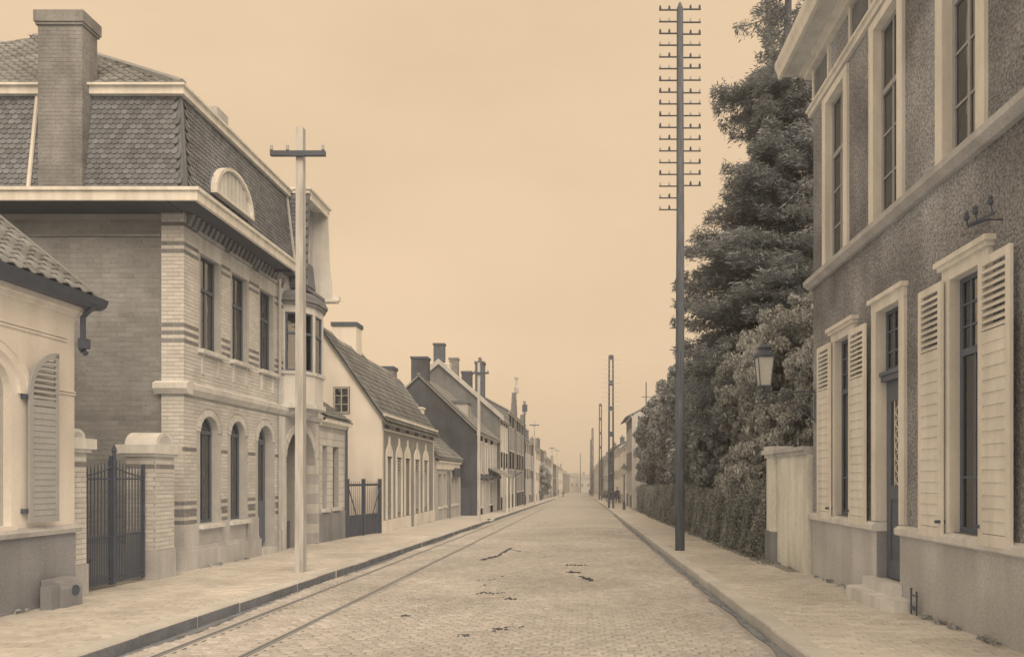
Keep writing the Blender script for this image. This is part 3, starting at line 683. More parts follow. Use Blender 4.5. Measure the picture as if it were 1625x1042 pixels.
    MB().prism(P3, pl, 5.78, 5.98).build('oriel_frieze', m_stone, T)
    cen = Vector((-7.45, 18.36, 0))
    for i in range(5):
        a = Vector((*pl[i], 0)); c = Vector((*pl[i+1], 0)); U = (c-a); L = U.length; U.normalize(); W = Vector((U.y, -U.x, 0))
        if W.dot((a+c)/2-cen) < 0: W = -W
        H = Fr(a, U, (0, 0, 1), W)
        MB().box(H, 0, .05, 4.28, 5.78, -.1, 0).box(H, L-.05, L, 4.28, 5.78, -.1, 0).build('oriel_mullion', m_stone, T)
        window(T, H, .05, L-.05, 4.28, 5.78, w=-.03, mat=m_frd, cols=1, rows=(), fr=.04, transom=5.25, tcols=1, dep=.22)
    MB().prism(P3, big(.07), 5.98, 6.06).prism(P3, big(.11), 6.06, 6.12).build('oriel_cornice', m_lowr, T)
    b = MB(); n_ = 10; prof = [(.10, 6.12), (.06, 6.22), (-.05, 6.32), (-.25, 6.40), (-.45, 6.44)]
    rings = [[Vector((x, y, z)) for x, y in big(e)] for e, z in prof]
    for q in range(len(rings)-1):
        b.add(rings[q]+rings[q+1], [(i, i+1, 6+i+1, 6+i) for i in range(5)])
    b.add(rings[-1], [tuple(range(6))]); b.build('oriel_roof', m_slate, T)
    # main cornice: fascia, soffit, corbels
    b = MB(); b.box(FL(-6.95), 12.48, 16.85, 6.55, 6.76, -.05, .02); b.box(FC(12.53), -18, -7.0, 6.55, 6.76, 0, .05)
    b.box(FL(-6.93), 12.481, 16.87, 6.72, 6.78, 0, .04).box(FC(12.48), -18, -6.89, 6.72, 6.78, 0, .04); b.build('fascia', m_white, T)
    b = MB(); b.box(ID, -7.62, -7.0, 12.53, 16.85, 6.62, 6.66); b.box(ID, -18, -7.62, 12.53, 13.3, 6.60, 6.64); b.box(ID, -7.62, -7.0, 16.85, 16.9, 6.55, 6.76); b.box(ID, -18, -6.96, 12.53, 16.86, 6.70, 6.745); b.build('soffit', m_soff, T)
    for i in range(24):
        a = 13.3+i*.18; MB().prism(Fr((-7.6, a, 6.4), (1, 0, 0), (0, 0, 1), (0, 1, 0)), [(0, 0), (.05, .02), (.10, .12), (.14, .21), (0, .21)], 0, .09).build('corbel', m_lowr, T)
    # mansard
    zb, zt = 6.76, 8.84; hgt = zt-zb; V1 = (-.25, 0, hgt); V2 = (0, .25, hgt)
    MA = Fr((-7.42, 13.0, zb), (0, 1, 0), V1, (hgt, 0, .25)); MC = Fr((-7.42, 13.0, zb), (-1, 0, 0), V2, (0, -hgt, .25)); Ls = math.hypot(.25, hgt)
    b = MB(); xb = -17.5
    P = [(-7.42, 13.0, zb), (-7.42, 20.0, zb), (xb, 20.0, zb), (xb, 13.0, zb), (-7.67, 13.25, zt), (-7.67, 19.8, zt), (xb+.25, 19.8, zt), (xb+.25, 13.25, zt)]
    b.add(P, [(0, 1, 5, 4), (1, 2, 6, 5), (2, 3, 7, 6), (3, 0, 4, 7), (4, 5, 6, 7), (3, 2, 1, 0)])
    mz = b.build('mansard', m_slate, T)
    tiles(mz, MA, lambda u, v: u > .10+.25*v/Ls and u < 4.82, (.1, 4.9), (0, Ls-.08), .12, .095, 'scale', m_slate, 150)
    tiles(mz, MC, lambda u, v: u > .10+.25*v/Ls, (.1, 5.6), (0, Ls-.08), .125, .100, 'scale', m_slate, 150)
    MB().tube([(-7.41, 12.99, zb), (-7.66, 13.24, zt)], .03, 6).build('hip_lead', m_slate, T)
    MB().tube([MA(4.9, 0, .04), MA(4.9, Ls, .04)], .035, 6).build('lead_roll', m_plinth, T)
    MB().tube([MC(2.95, 0, .05), MC(2.95, Ls, .05)], .035, 8).build('downpipe', m_white, T)
    b = MB(); b.box(ID, -17.3, -7.55, 13.12, 13.3, zt-.02, zt+.12).box(ID, -7.72, -7.55, 13.3, 17.95, zt-.02, zt+.12); b.box(ID, -17.3, -7.50, 13.06, 13.3, zt+.12, zt+.16).box(ID, -7.72, -7.50, 13.3, 17.95, zt+.12, zt+.16); b.build('mansard_cornice', m_white, T)
    # upper hipped roof
    A = Vector((-12.3, 15.6, 11.4)); A2 = Vector((-12.9, 17.0, 11.4)); zb2 = zt+.16
    c = [Vector((-7.62, 13.2, zb2)), Vector((-7.62, 19.8, zb2)), Vector((-17.2, 19.8, zb2)), Vector((-17.2, 13.2, zb2))]
    b = MB(); b.add(c+[A, A2], [(3, 0, 4), (0, 1, 5, 4), (1, 2, 5), (2, 3, 4, 5), (3, 2, 1, 0)]); ur = b.build('upper_roof', m_tile, T)
    d = Vector((0, A.y-13.2, A.z-zb2)); Lr = d.length; Wn = Vector((0, -d.z, d.y)); RC = Fr(c[0], (-1, 0, 0), d, Wn)
    tiles(ur, RC, lambda u, v: u > v/Lr*4.68 and v < Lr and u < 9.58-v/Lr*4.9, (.1, 9.4), (.02, Lr), .20, .20, 'pan', m_tile, 300)
    d = Vector((A.x-c[0].x, 0, A.z-zb2)); Lr2 = d.length; RA = Fr(c[0], (0, 1, 0), d, (d.z, 0, -d.x))
    tiles(ur, RA, lambda u, v: u > v/Lr2*2.4 and u < 6.5-v/Lr2*2.8, (.1, 6.5), (.02, Lr2), .20, .20, 'pan', m_tile, 0)
    MB().tube([c[0]+Vector((0,0,.05)), A+Vector((0,0,.05))], .09, 6).tube([A, A2], .06, 6).build('hip_tiles', m_tile, ur)
    # chimneys
    b = MB().box(ID, -10.17, -9.34, 12.95, 13.35, 6.78, 10.05).build('chimney', m_chim, T)
    MB().box(ID, -10.20, -9.31, 12.92, 13.38, 10.0, 10.05).box(ID, -10.22, -9.29, 12.90, 13.40, 10.05, 10.26).build('chimney_cap', m_chim, b)
    bricks(b, FC(12.95), -10.165, -9.345, 6.8, 9.99, [], [m_chim], None, bw=.215, bh=.064, j=.008, d=.003, nmax=130)
    bricks(b, FL(-9.34), 12.955, 13.345, 6.8, 9.99, [], [m_chim], None, bw=.215, bh=.064, j=.008, d=.003, nmax=30)
    b = MB().box(ID, -8.95, -8.5, 16.1, 16.5, 8.8, 9.9).build('chimney', m_chimd, T)
    MB().box(ID, -9.0, -8.45, 16.05, 16.55, 9.9, 10.15).build('chimney_cap', m_plinth, b)
    # lunette dormer with vertical slats
    c0, r, zl = 14.65, .72, 7.32; H = FL(-7.33); n_ = 16; q = lambda t, rr: (c0-rr*math.cos(t), zl+rr*.88*math.sin(t)); b = MB(); s_ = MB()
    for i in range(n_):
        t0, t1 = math.pi*i/n_, math.pi*(i+1)/n_
        b.prism(H, [q(t0, r), q(t0, r+.07), q(t1, r+.07), q(t1, r)], -.1, .03); s_.prism(H, [q(t0, r+.0), q(t0, r+.06), q(t1, r+.06), q(t1, r+.0)], -.42, -.1)
    b.box(H, c0-r-.07, c0+r+.07, zl-.06, zl, -.1, .03); lu = b.build('lunette_frame', m_white, T); s_.build('lunette_roof', m_slate, T)
    for i in range(9):
        u = c0-r+.16*i+.08; h = r*.88*math.sqrt(max(0, 1-((u-c0)/r)**2))
        MB().box(H, u-.065, u+.065, zl, zl+h, -.06, -.035+.004*(i % 2)).build('board', m_stone, lu)
    MB().box(H, c0-r, c0+r, zl, zl+.3, -.09, -.07).build('backing', m_dark, lu)
    # projecting slate-hung dormer with open hood
    D = MB(); Fx = Fr((0, 0, 0), (1, 0, 0), (0, 0, 1), (0, 1, 0))
    near = [(-7.62, 6.5), (-7.12, 6.5), (-7.1, 8.95), (-7.85, 8.95), (-7.85, 6.5)]
    D.prism(Fx, [(-7.9, 6.5), (-7.16, 6.5), (-7.10, 8.93), (-7.9, 8.93)], 18.0, 18.08)
    dm = D.build('dormer_cheek', m_slate, T)
    tiles(dm, Fr((-7.12, 18.0, 6.55), (-1, 0, 0), (0, 0, 1), (0, -1, 0)), lambda u, v: True, (.05, .72), (0, 2.3), .13, .105, 'scale', m_slate, 60)
    MB().prism(Fx, [(-7.9, 6.5), (-6.95, 6.5), (-6.98, 6.75), (-7.06, 7.6), (-7.10, 8.93), (-7.9, 8.93)], 19.3, 19.37).build('dormer_cheek', m_stone, T, label='pale flared far cheek of the dormer')
    MB().box(ID, -7.95, -7.07, 17.97, 19.4, 8.93, 9.02).box(ID, -8.0, -7.02, 17.93, 19.44, 9.02, 9.07).box(ID, -7.13, -7.08, 18.08, 19.3, 8.80, 8.93).build('dormer_hood', m_white, T)
    MB().tube([(-6.97, 19.39, 6.5), (-7.0, 19.39, 6.8), (-7.07, 19.39, 7.6), (-7.09, 19.39, 8.93)], .03, 6).build('dormer_edge', m_white, T)
    MB().box(ID, -7.9, -6.85, 19.25, 19.5, 6.44, 6.5).box(ID, -7.05, -6.80, 19.37, 19.52, 6.5, 6.62).build('dormer_bracket', m_white, T)
    window(T, FL(-7.5), 18.35, 19.05, 6.9, 8.2, w=0, mat=m_white, cols=2, rows=(.5,), fr=.05, dep=.3)
    wall(MB(), FL(-7.5), 18.08, 19.3, 6.5, 8.93, [(18.35, 19.05, 6.9, 8.2)], -.06, -.0).build('dormer_front', m_plinth, T)
    MB().box(ID, -7.9, -7.15, 18.08, 19.3, 6.44, 6.52).build('dormer_floor', m_slate, T)
villa()
def annex():
    T = thing('annex', 'low stone banded annex with two slim windows joined to the tall villa', 'annex', (-8, 21, 0)); F = FL(-7.6)
    ops = [(20.25, 20.62, .65, 2.5), (21.1, 21.62, .65, 2.5)]
    b = MB(); wall(b, F, 20.02, 22.2, -.8, 3.1, ops, -.3, 0); b.box(FC(22.2), -11, -7.9, -.8, 3.1, 0, .3); b.build('wall', m_plinth, T)
    bricks(T, F, 20.03, 22.18, .62, 2.98, ops, [m_stone, m_lowr], lambda v: int(v/.2) % 2 and 0, bw=.42, bh=.19, j=.02, d=.012, nmax=60, name='stone_block')
    for o in ops:
        window(T, F, *o, w=-.14, mat=m_frd, cols=1, rows=(), fr=.04, transom=1.9, tcols=1)
        MB().box(F, o[0]-.05, o[1]+.08, .55, .64, -.05, .09).build('sill', m_stone, T)
    MB().box(F, 20.05, 22.2, -.8, .5, 0, .04).build('plinth', m_lowr, T)
    MB().box(F, 20.0, 22.3, 3.08, 3.18, -.3, .08).box(F, 20.0, 22.36, 3.18, 3.30, -.3, .2).build('cornice', m_white, T)
    V = Vector((-2.4, 0, 1.7)); G = Fr((-7.38, 20.0, 3.3), (0, 1, 0), V, (1.7, 0, 2.4)); ro = MB().box(G, 0, 2.36, 0, V.length, -.1, 0).build('roof', m_tile2, T)
    tiles(ro, G, lambda u, v: True, (.1, 2.3), (.03, V.length-.1), .22, .22, 'pan', m_tile2, 90)
    MB().tube([F(22.17, -.6, .06), F(22.17, 3.15, .06)], .04, 8).build('downpipe', m_dark, T)
annex()
def yard_gate():
    T = thing('yard_gate', 'dark wooden yard gate with solid lower boards beside the whitewashed gable', 'gate', (-7.6, 23.4, g(23.4))); F = Fr((-7.6, 22.3, 0), (.42, 2.3, 0), (0, 0, 1), (2.3, -.42, 0)); a, c, m_ = .03, 2.36, 1.10; z = g(23.4)+.02
    for u, n in ((a, 'post'), (m_, 'post'), (c-.08, 'post')): MB().box(F, u, u+.1, z-.2, 1.52 if n else 1, -.05, .05).build('post', m_dark, T)
    for s, e in ((a+.1, m_), (m_+.1, c-.08)):
        b = MB(); b.box(F, s, e, 1.28, 1.36, -.03, .03).box(F, s, e, .26, .33, -.03, .03); lf = b.build('gate_leaf', m_dark, T); n = 7
        for i in range(n):
            u = s+(e-s)*(i+.5)/n; MB().box(F, u-.055, u+.065, z, .26, -.015, .015+.004*(i % 2)).build('board', m_dark, lf)
            MB().tube([F(u, .33, 0), F(u, 1.45, 0)], .006, 5).build('bar', m_iron, lf)
        MB().tube([F(s if s < 1 else e, 1.2, .03), F((s+e)/2, .3, .03)], .02, 6).build('brace', m_dark, lf)
yard_gate()

# ------------------------------------------------------------------ generic gabled house
def roof_slabs(T, side, X, yA, yB, ze, depth, zr, zr2=None, oh=.22, mat=None, tile=None, nmax=0, vg=.08, th=.10, tw=.22):
    """two slopes; ridge parallel to the street. returns roof part"""
    zr2 = zr if zr2 is None else zr2; sg = 1 if side == 'L' else -1; xr = X-sg*depth/2; xb = X-sg*depth
    b = MB()
    def slab(xe, z_e):
        dx = xr-xe; k = (zr-z_e)/abs(dx); xo = xe-math.copysign(oh, dx); zo = z_e-oh*k
        P = [Vector((xo, yA-vg, zo)), Vector((xo, yB+vg, zo)), Vector((xr, yB+vg, zr2)), Vector((xr, yA-vg, zr))]
        Q = [p-Vector((0, 0, th)) for p in P]; b.add(P+Q, [(0, 1, 2, 3), (7, 6, 5, 4), (0, 4, 5, 1), (1, 5, 6, 2), (2, 6, 7, 3), (3, 7, 4, 0)], dx > 0); return P
    P = slab(X, ze); slab(xb, ze)
    o = b.build('roof', mat or m_tile2, T)
    if tile:
        U = (P[1]-P[0]).normalized(); V0 = (P[3]-P[0]); V = (V0-U*V0.dot(U)); Lv = V.length; V.normalize(); W = U.cross(V)
        if W.z < 0: W = -W
        G = Fr(P[0], U, V, W); Lu = (P[1]-P[0]).length; drop = (zr-zr2)
        tiles(o, G, lambda u, v: v < Lv-drop*u/Lu*.9, (tw/2, Lu), (.02, Lv), tw, tile, 'pan', mat or m_tile2, nmax, w=0.0)
    bb = MB(); bb.tube([(xr, yA-vg, zr+.02), (xr, yB+vg, zr2+.02)], .09, 6); bb.build('ridge_tiles', mat or m_tile2, o)
    return o
def chimney(ro, x0, x1, y0, y1, z0, z1, mat, cap=.1, capmat=None, pots=0):
    c = MB().box(ID, x0, x1, y0, y1, z0, z1-cap).build('chimney', mat, ro)
    MB().box(ID, x0-.05, x1+.05, y0-.05, y1+.05, z1-cap, z1).build('chimney_cap', capmat or mat, c)
    for i in range(pots): MB().lathe(((x0+x1)/2, y0+(y1-y0)*(i+.5)/pots, z1), [(.13, 0), (.11, .3), (.13, .32), (.1, .34)], 8).build('chimney_pot', m_dkbr, c)
    return c
def house(name, label, side, X, yA, yB, ze, depth, zr, wallm, ops, roofm=None, doors=(), gablem=None, zr2=None, frm=None, tile=None, nmax=0, sills=True, cat='house', curtain=0, oh=.22, surround=None, plinth=None, cols=2, tr=True, vg=.08, group=None, cornice=True):
    sg = 1 if side == 'L' else -1; F = FL(X) if side == 'L' else FR(X); zg = g(yB)-.6
    T = thing(name, label, cat, (X-sg*depth/2, (yA+yB)/2, g(yA)), group)
    b = MB(); wall(b, F, yA+.28, yB-.28, zg, ze, list(ops)+[d[:4] for d in doors], -.3, 0); b.build('front_wall', wallm, T); MB().box(F, yA+.28, yB-.28, zg, ze, -depth, -depth+.25).build('back_wall', wallm, T)
    xb = X-sg*depth; xr = X-sg*depth/2
    for yy, z_, w0 in ((yA, zr, 1), (yB, zr if zr2 is None else zr2, -1)):
        Gm = Fr((0, yy, 0), (1, 0, 0), (0, 0, 1), (0, w0, 0)); xf = X-sg*.001
        pts = [(xf, zg), (xf, ze-.08), (xr, z_-.14), (xb+sg*.26, ze-.08), (xb+sg*.26, zg)]
        MB().prism(Gm, pts, 0.0, .28).build('gable_wall', gablem or wallm, T)
        if gablem and yy == yA: pass
    ro = roof_slabs(T, side, X, yA, yB, ze, depth, zr, zr2, oh, roofm, tile, nmax, vg)
    for o in ops:
        h = o[3]-o[2]
        window(T, F, *o[:4], w=-.12, arch=o[4] if len(o) > 4 else 0, mat=frm or m_frame, cols=cols, rows=() if h > 1 else (), fr=.06, transom=(o[2]+h*.68 if tr and h > 1.1 and not (len(o) > 4 and o[4]) else None), curtain=curtain, dep=.4)
        if sills: MB().box(F, o[0]-.06, o[1]+.06, o[2]-.1, o[2]-.005, -.05, .08).build('sill', m_stone, T)
        if surround: MB().box(F, o[0]-.12, o[0], o[2], o[3]+.12, 0, .03).box(F, o[1], o[1]+.12, o[2], o[3]+.12, 0, .03).box(F, o[0], o[1], o[3], o[3]+.12, 0, .03).build('surround', surround, T)
    for d in doors:
        q = MB().box(F, d[0], d[1], d[2]+.02, d[3]-.5, -.2, -.14).build('door', m_door, T)
        MB().box(F, d[0]+.1, d[1]-.1, d[2]+.2, d[2]+.9, -.14, -.12).box(F, d[0]+.1, d[1]-.1, d[2]+1.05, d[3]-.6, -.14, -.12).build('door_panel', m_door, q)
        window(T, F, d[0], d[1], d[3]-.5, d[3], w=-.14, mat=frm or m_frame, cols=1, fr=.05, name='fanlight', dep=.4)
    if cornice: MB().box(F, yA+.01, yB-.01, ze-.32, ze-.2, 0, .06).box(F, yA, yB, ze-.2, ze-.09, -.1, .13).build('cornice', m_white if wallm is not m_darkw else m_plinth, T)
    if plinth: MB().box(F, yA+.01, yB-.01, zg, g((yA+yB)/2)+plinth[0], 0, .03).build('plinth', plinth[1], T)
    return T, ro, F

# E: whitewashed gable house with five ogee bays
def house_e():
    ops = []; bays = [(25.5, 26.1), (26.85, 27.5), (28.15, 28.85), (29.75, 30.5), (31.4, 32.2)]
    T, ro, F = house('gabled_house', 'whitewashed gabled house with five ogee framed bays and long tiled roof', 'L', -7.2, 24.7, 33.7, 3.86, 4.2, 6.85, m_red,
        [(a, c, .16, 2.35) for i, (a, c) in enumerate(bays) if i != 2], doors=[(bays[2][0], bays[2][1], g(28.5)+.02, 2.35)], gablem=m_render2, zr2=6.0, tile=.27, nmax=300, sills=False, cornice=False, curtain=.25)
    for a, c in bays:
        b = MB(); r = (c-a)/2; m_ = (a+c)/2; e = .13
        for s in (0, 1):
            u0, u1 = (a-e, a) if not s else (c, c+e); b.box(F, u0, u1, .02, 2.3, 0, .05)
        pts = [(a-e, 2.3), (a-e*.7, 2.55), (a+.1, 2.72), (m_-.07, 2.82), (m_-.05, 3.0), (m_, 3.1), (m_+.05, 3.0), (m_+.07, 2.82), (c-.1, 2.72), (c+e*.7, 2.55), (c+e, 2.3), (c, 2.3), (c, 2.36), (a, 2.36), (a, 2.3)]
        h = len(pts)//2
        for i in range(5): b.prism(F, [pts[i], pts[i+1], (pts[i+1][0], 2.352), (pts[i][0], 2.352)] if i else [pts[0], pts[1], (pts[1][0], 2.3)], 0, .05)
        for i in range(5, 10): b.prism(F, [pts[i], pts[i+1], (pts[i+1][0], 2.352), (pts[i][0], 2.352)] if i < 9 else [pts[9], pts[10], (pts[9][0], 2.3)], 0, .05)
        b.build('ogee_surround', m_white, T)
    for i in (1, 3, 4):
        a, c = bays[i]; shutter(T, F, a+.01, c-.01, .2, 2.3, -.06, m_shut, pitch=.11, lower=.14, st=.06)
    MB().box(F, 24.72, 33.68, 3.28, 3.34, 0, .05).box(F, 24.72, 33.68, 3.66, 3.76, 0, .10).box(F, 24.7, 33.7, 3.76, 3.86, 0, .2).build('eaves_cornice', m_white, T)
    MB().box(F, 24.72, 33.68, 3.34, 3.66, 0, .02).build('frieze', m_plinth, T)
    for i in range(6):
        u = 25.2+i*1.5; MB().box(F, u, u+.55, 3.37, 3.62, .02, .035).build('attic_vent', m_dark, T)
    MB().box(F, 24.71, 33.69, -1.2, .0, 0, .05).build('plinth', m_cream, T)
    MB().box(F, 24.70, 24.9, -1.2, 3.9, 0, .06).build('corner_quoin', m_render2, T)
    G = FC(24.7); window(T, G, -8.85, -8.30, 3.85, 4.78, w=.03, mat=m_frame, cols=2, rows=(.35, .68), fr=.05, dep=.03)
    chimney(ro, -9.95, -9.0, 27.6, 28.3, 6.2, 7.75, m_render2, .16, m_chimd)
    chimney(ro, -9.8, -8.9, 32.6, 33.3, 5.4, 6.8, m_chim, .14, m_chimd)
    chimney(ro, -8.2, -7.7, 33.3, 33.8, 3.9, 4.95, m_render2, .07)
    MB().tube([F(29.05, -.9, .1), F(29.05, 1.9, .1)], .05, 8).build('pump_pipe', m_lowr, T)
    # skylight battens on the roof
house_e()
# F: low shop cottage
def house_f():
    T, ro, F = house('low_cottage', 'low shop cottage with white sign band between gabled house and dark gable', 'L', -7.2, 33.8, 40.8, 2.75, 4.4, 4.75, m_fade,
        [(34.7, 35.5, .1, 1.75), (36.0, 36.7, .1, 1.75), (38.2, 39.0, .1, 1.55), (39.2, 40.0, .1, 1.55)], doors=[(37.0, 37.8, g(37.5), 1.9)], tile=.3, nmax=0, curtain=.3, cornice=False)
    MB().box(F, 34.2, 40.3, 2.0, 2.35, 0, .10).box(F, 34.1, 40.4, 2.35, 2.42, 0, .2).build('sign_band', m_white, T)
    MB().box(F, 38.4, 40.2, 1.6, 2.1, .1, .16).build('sign_board', m_dark, T)
    MB().box(F, 33.8, 40.8, 2.55, 2.68, 0, .2).build('gutter_board', m_plinth, T)
    MB().tube([F(37.0, -.8, .15), F(37.0, 1.9, .15)], .05, 8).build('awning_post', m_lowr, T)
    MB().prism(F, [(40.8, -1), (41.3, -1), (40.8, 2.4)], -.3, -.0).build('buttress', m_cream, T)
house_f()
# G: dark gable
def house_g():
    T, ro, F = house('dark_gabled_house', 'house with a sooty dark brick gable and tall square chimney', 'L', -6.25, 41.0, 51.2, 4.42, 6.8, 7.65, m_fade,
        [(42.1, 43.0, 1.9, 3.7), (44.6, 45.6, 1.9, 3.7), (47.2, 48.2, 1.9, 3.7), (42.0, 43.4, -.2, 1.3), (46.6, 48.4, -.2, 1.3)], doors=[(44.6, 45.6, g(45), 1.4)], gablem=m_darkw, roofm=m_tfar, tile=.33, surround=m_white, vg=.14)
    chimney(ro, -10.15, -9.2, 41.1, 41.9, 6.9, 8.75, m_darkw, .12, m_chimd)
    MB().box(FC(41.0), -7.35, -6.65, -1.4, .95, -.02, .03).build('side_door', m_dark, T)
    MB().box(F, 41.5, 51.0, 1.5, 1.75, 0, .3).build('shop_fascia', m_dark, T)
    # lean-to canopy on posts
    V = Vector((1.3, 0, -.6)); G = Fr((-6.25, 46.0, 2.25), (0, 1, 0), V, (.6, 0, 1.3)); c = MB().box(G, 0, 5.0, 0, V.length, -.06, 0).build('canopy', m_tfar, T)
    for y in (46.1, 48.4, 50.8): MB().tube([(-5.0, y, g(y)), (-5.0, y, 1.62)], .06, 6).build('canopy_post', m_white, T)
    # dormer
    MB().box(FL(-7.15), 43.2, 44.4, 4.9, 6.2, -1.2, 0).build('dormer', m_fade, ro); MB().box(FL(-7.1), 43.1, 44.5, 6.2, 6.35, -1.3, .1).build('dormer_roof', m_slate, ro)
    window(T, FL(-7.15), 43.5, 44.1, 5.1, 6.0, w=.03, cols=1, fr=.07, dep=.03)
house_g()
def house_h():
    T, ro, F = house('tall_gabled_house', 'two storey house with white verge coping behind the dark gable', 'L', -6.1, 51.3, 56.9, 6.17, 9.0, 10.1, m_fade,
        [(52.0, 52.9, 3.6, 5.4), (53.7, 54.6, 3.6, 5.4), (55.4, 56.3, 3.6, 5.4), (52.0, 52.9, .2, 2.2), (55.4, 56.3, .2, 2.2)], doors=[(53.7, 54.7, g(54), 2.2)], gablem=m_dkbr, roofm=m_tfar, surround=m_white, vg=.02)
    Fx = Fr((0, 51.25, 0), (1, 0, 0), (0, 0, 1), (0, -1, 0)); MB().prism(Fx, [(-5.8, 5.75), (-5.8, 6.15), (-10.6, 10.35), (-10.6, 9.95)], -.15, .2).build('verge_coping', m_fade, T)
    MB().prism(Fx, [(-15.3, 6.0), (-15.3, 6.4), (-10.6, 10.35), (-10.6, 9.95)], -.15, .2).build('verge_coping', m_fade, T)
    chimney(ro, -11.3, -9.9, 51.6, 52.3, 9.2, 10.1, m_render2, .1); chimney(ro, -11.1, -10.3, 51.7, 52.2, 10.1, 11.6, m_chimd, .14)
    chimney(ro, -10.7, -10.0, 55.6, 56.3, 9.4, 11.2, m_chim, .14)
    chimney(ro, -8.6, -7.9, 55.6, 56.5, 7.2, 10.9, m_chimd, .2, pots=2)
house_h()
def house_i():
    T, ro, F = house('ornate_brick_house', 'brick house with ornate gablets and tall finials along its front', 'L', -6.1, 57.0, 73.0, 7.2, 9.0, 9.6, m_dkbr,
        [(y, y+1.1, z, z+1.9) for y in (58.2, 60.6, 64.8, 67.2, 70.2) for z in (.3, 3.9)], doors=[(62.6, 63.7, g(63), 1.8)], roofm=m_tfar, surround=m_plinth)
    for c, h in ((63.3, 9.3), (72.0, 8.1)):
        q = MB(); n = 4; w0 = 1.3
        for i in range(n): q.box(F, c-w0*(1-i/n), c+w0*(1-i/n), 7.2+(h-7.2)*i/n, 7.2+(h-7.2)*(i+1)/n, -.3, .05)
        q.build('stepped_gablet', m_dkbr, T)
        MB().lathe((-6.0, c, h), [(.2, 0), (.22, .5), (.12, .7), (.1, 1.2), (.2, 1.35), (.16, 1.5), (.02, 1.6)], 8).build('finial', m_plinth, T)
    chimney(ro, -10.0, -9.2, 57.4, 58.2, 8.2, 10.4, m_chimd, .2)
    MB().tube([F(60.5, 1.8, .3), F(60.5, 2.1, .9)], .05, 6).build('bracket', m_dark, T)
house_i()
# receding row on the left
mats = [m_fade, m_dkbr, m_cream, m_red, m_lowr2]
lab = ['plain rendered house just beyond the ornate brick one', 'dark brick house second beyond the ornate gablets', 'cream house with dark eaves, third beyond the ornate gablets', 'brown brick house fourth beyond the ornate gablets',
       'grey house fifth beyond the ornate gablets', 'small rendered house sixth in the receding row', 'dark brick house seventh in the receding row', 'cream house eighth in the receding row', 'pale house at the far end of the left row']
ys = [73.2, 82, 91, 101, 112, 126, 145, 175, 220, 340]
for i in range(9):
    a, c = ys[i], ys[i+1]-.1; ze = [5.6, 6.0, 5.4, 5.9, 4.9, 5.2, 4.6, 4.4, 4.0][i]; ze = ze if i < 8 else 3.2
    n = max(2, int((c-a)/2.6)); n = min(n, 8); ops = []
    for k in range(n):
        u = a+(c-a)*(k+.5)/n
        if k != 1: ops.append((u-.5, u+.5, g(a)+1.0, g(a)+2.7))
        ops.append((u-.5, u+.5, g(a)+3.9, min(ze-.6, g(a)+5.5)))
    u = a+(c-a)*1.5/n
    T, ro, F = house('row_house', lab[i], 'L', -6.1-(.12 if i % 2 else 0), a, c, ze, 8, ze+2.2+.4*(i % 3), mats[i % 5], ops, doors=[(u-.55, u+.55, g(a)-.05, g(a)+2.6)], roofm=m_tfar, group='houses receding along the left side', surround=m_stone if i % 2 else None)
    chimney(ro, -10.6, -9.8, a+.6, a+1.4, ze+1.4, ze+3.6+.4*(i % 2), m_chim if i % 2 else m_chimd, .15)
    chimney(ro, -9.0, -8.3, (a+c)/2, (a+c)/2+.8, ze+1.0, ze+3.0+.5*(i % 3), m_chimd if i % 2 else m_chim, .15, pots=1)
    if i in (0, 3): chimney(ro, -7.9, -7.2, c-1.5, c-.8, ze+.3, ze+2.0, m_chim, .15)

# ------------------------------------------------------------------ right-hand houses
house('eaved_house', 'house with projecting dark eaves rising just past the garden trees', 'R', 4.2, 58.5, 66, 7.0, 8, 9.0, m_fade, [(59.4, 60.5, 3.9, 5.8), (61.8, 62.9, 3.9, 5.8), (64.2, 65.3, 3.9, 5.8), (59.4, 60.5, .2, 2.2), (64.2, 65.3, .2, 2.2)], doors=[(61.8, 62.9, g(62), 2.0)], roofm=m_slate, oh=.55, cornice=True)
rl = ['cream house with wide front next beyond the dark eaves', 'second cream house beyond the eaved house', 'dark brick house behind the second lattice pole', 'pale brick house far along the right side', 'brown house fifth along the right side', 'small grey house near the street end on the right', 'last pale house on the right side']
ys = [66.2, 80, 95, 112, 140, 180, 240, 340]
for i in range(7):
    a, c = ys[i], ys[i+1]-.1; ze = [4.9, 5.3, 5.9, 5.6, 6.0, 5.6, 5.0][i]; n = min(8, max(2, int((c-a)/2.8))); ops = []
    for k in range(n):
        u = a+(c-a)*(k+.5)/n
        if k != 1: ops.append((u-.5, u+.5, g(a)+1.0, g(a)+2.7))
        ops.append((u-.5, u+.5, g(a)+3.9, min(ze-.6, g(a)+5.4)))
    u = a+(c-a)*1.5/n
    T, ro, F = house('row_house', rl[i], 'R', 4.35, a, c, ze, 8, ze+1.8, [m_cream, m_cream, m_darkw, m_lowr2, m_dkbr, m_lowr2, m_fade][i], ops, doors=[(u-.55, u+.55, g(a)-.05, g(a)+2.6)], roofm=m_tfar, group='houses receding along the right side')
    chimney(ro, 6.2, 6.9, a+1, a+1.8, ze+.6, ze+2.6, m_chimd, .15, pots=1)
    chimney(ro, 8.0, 8.8, c-1.4, c-.6, ze+1.0, ze+3.2, m_chim, .15)
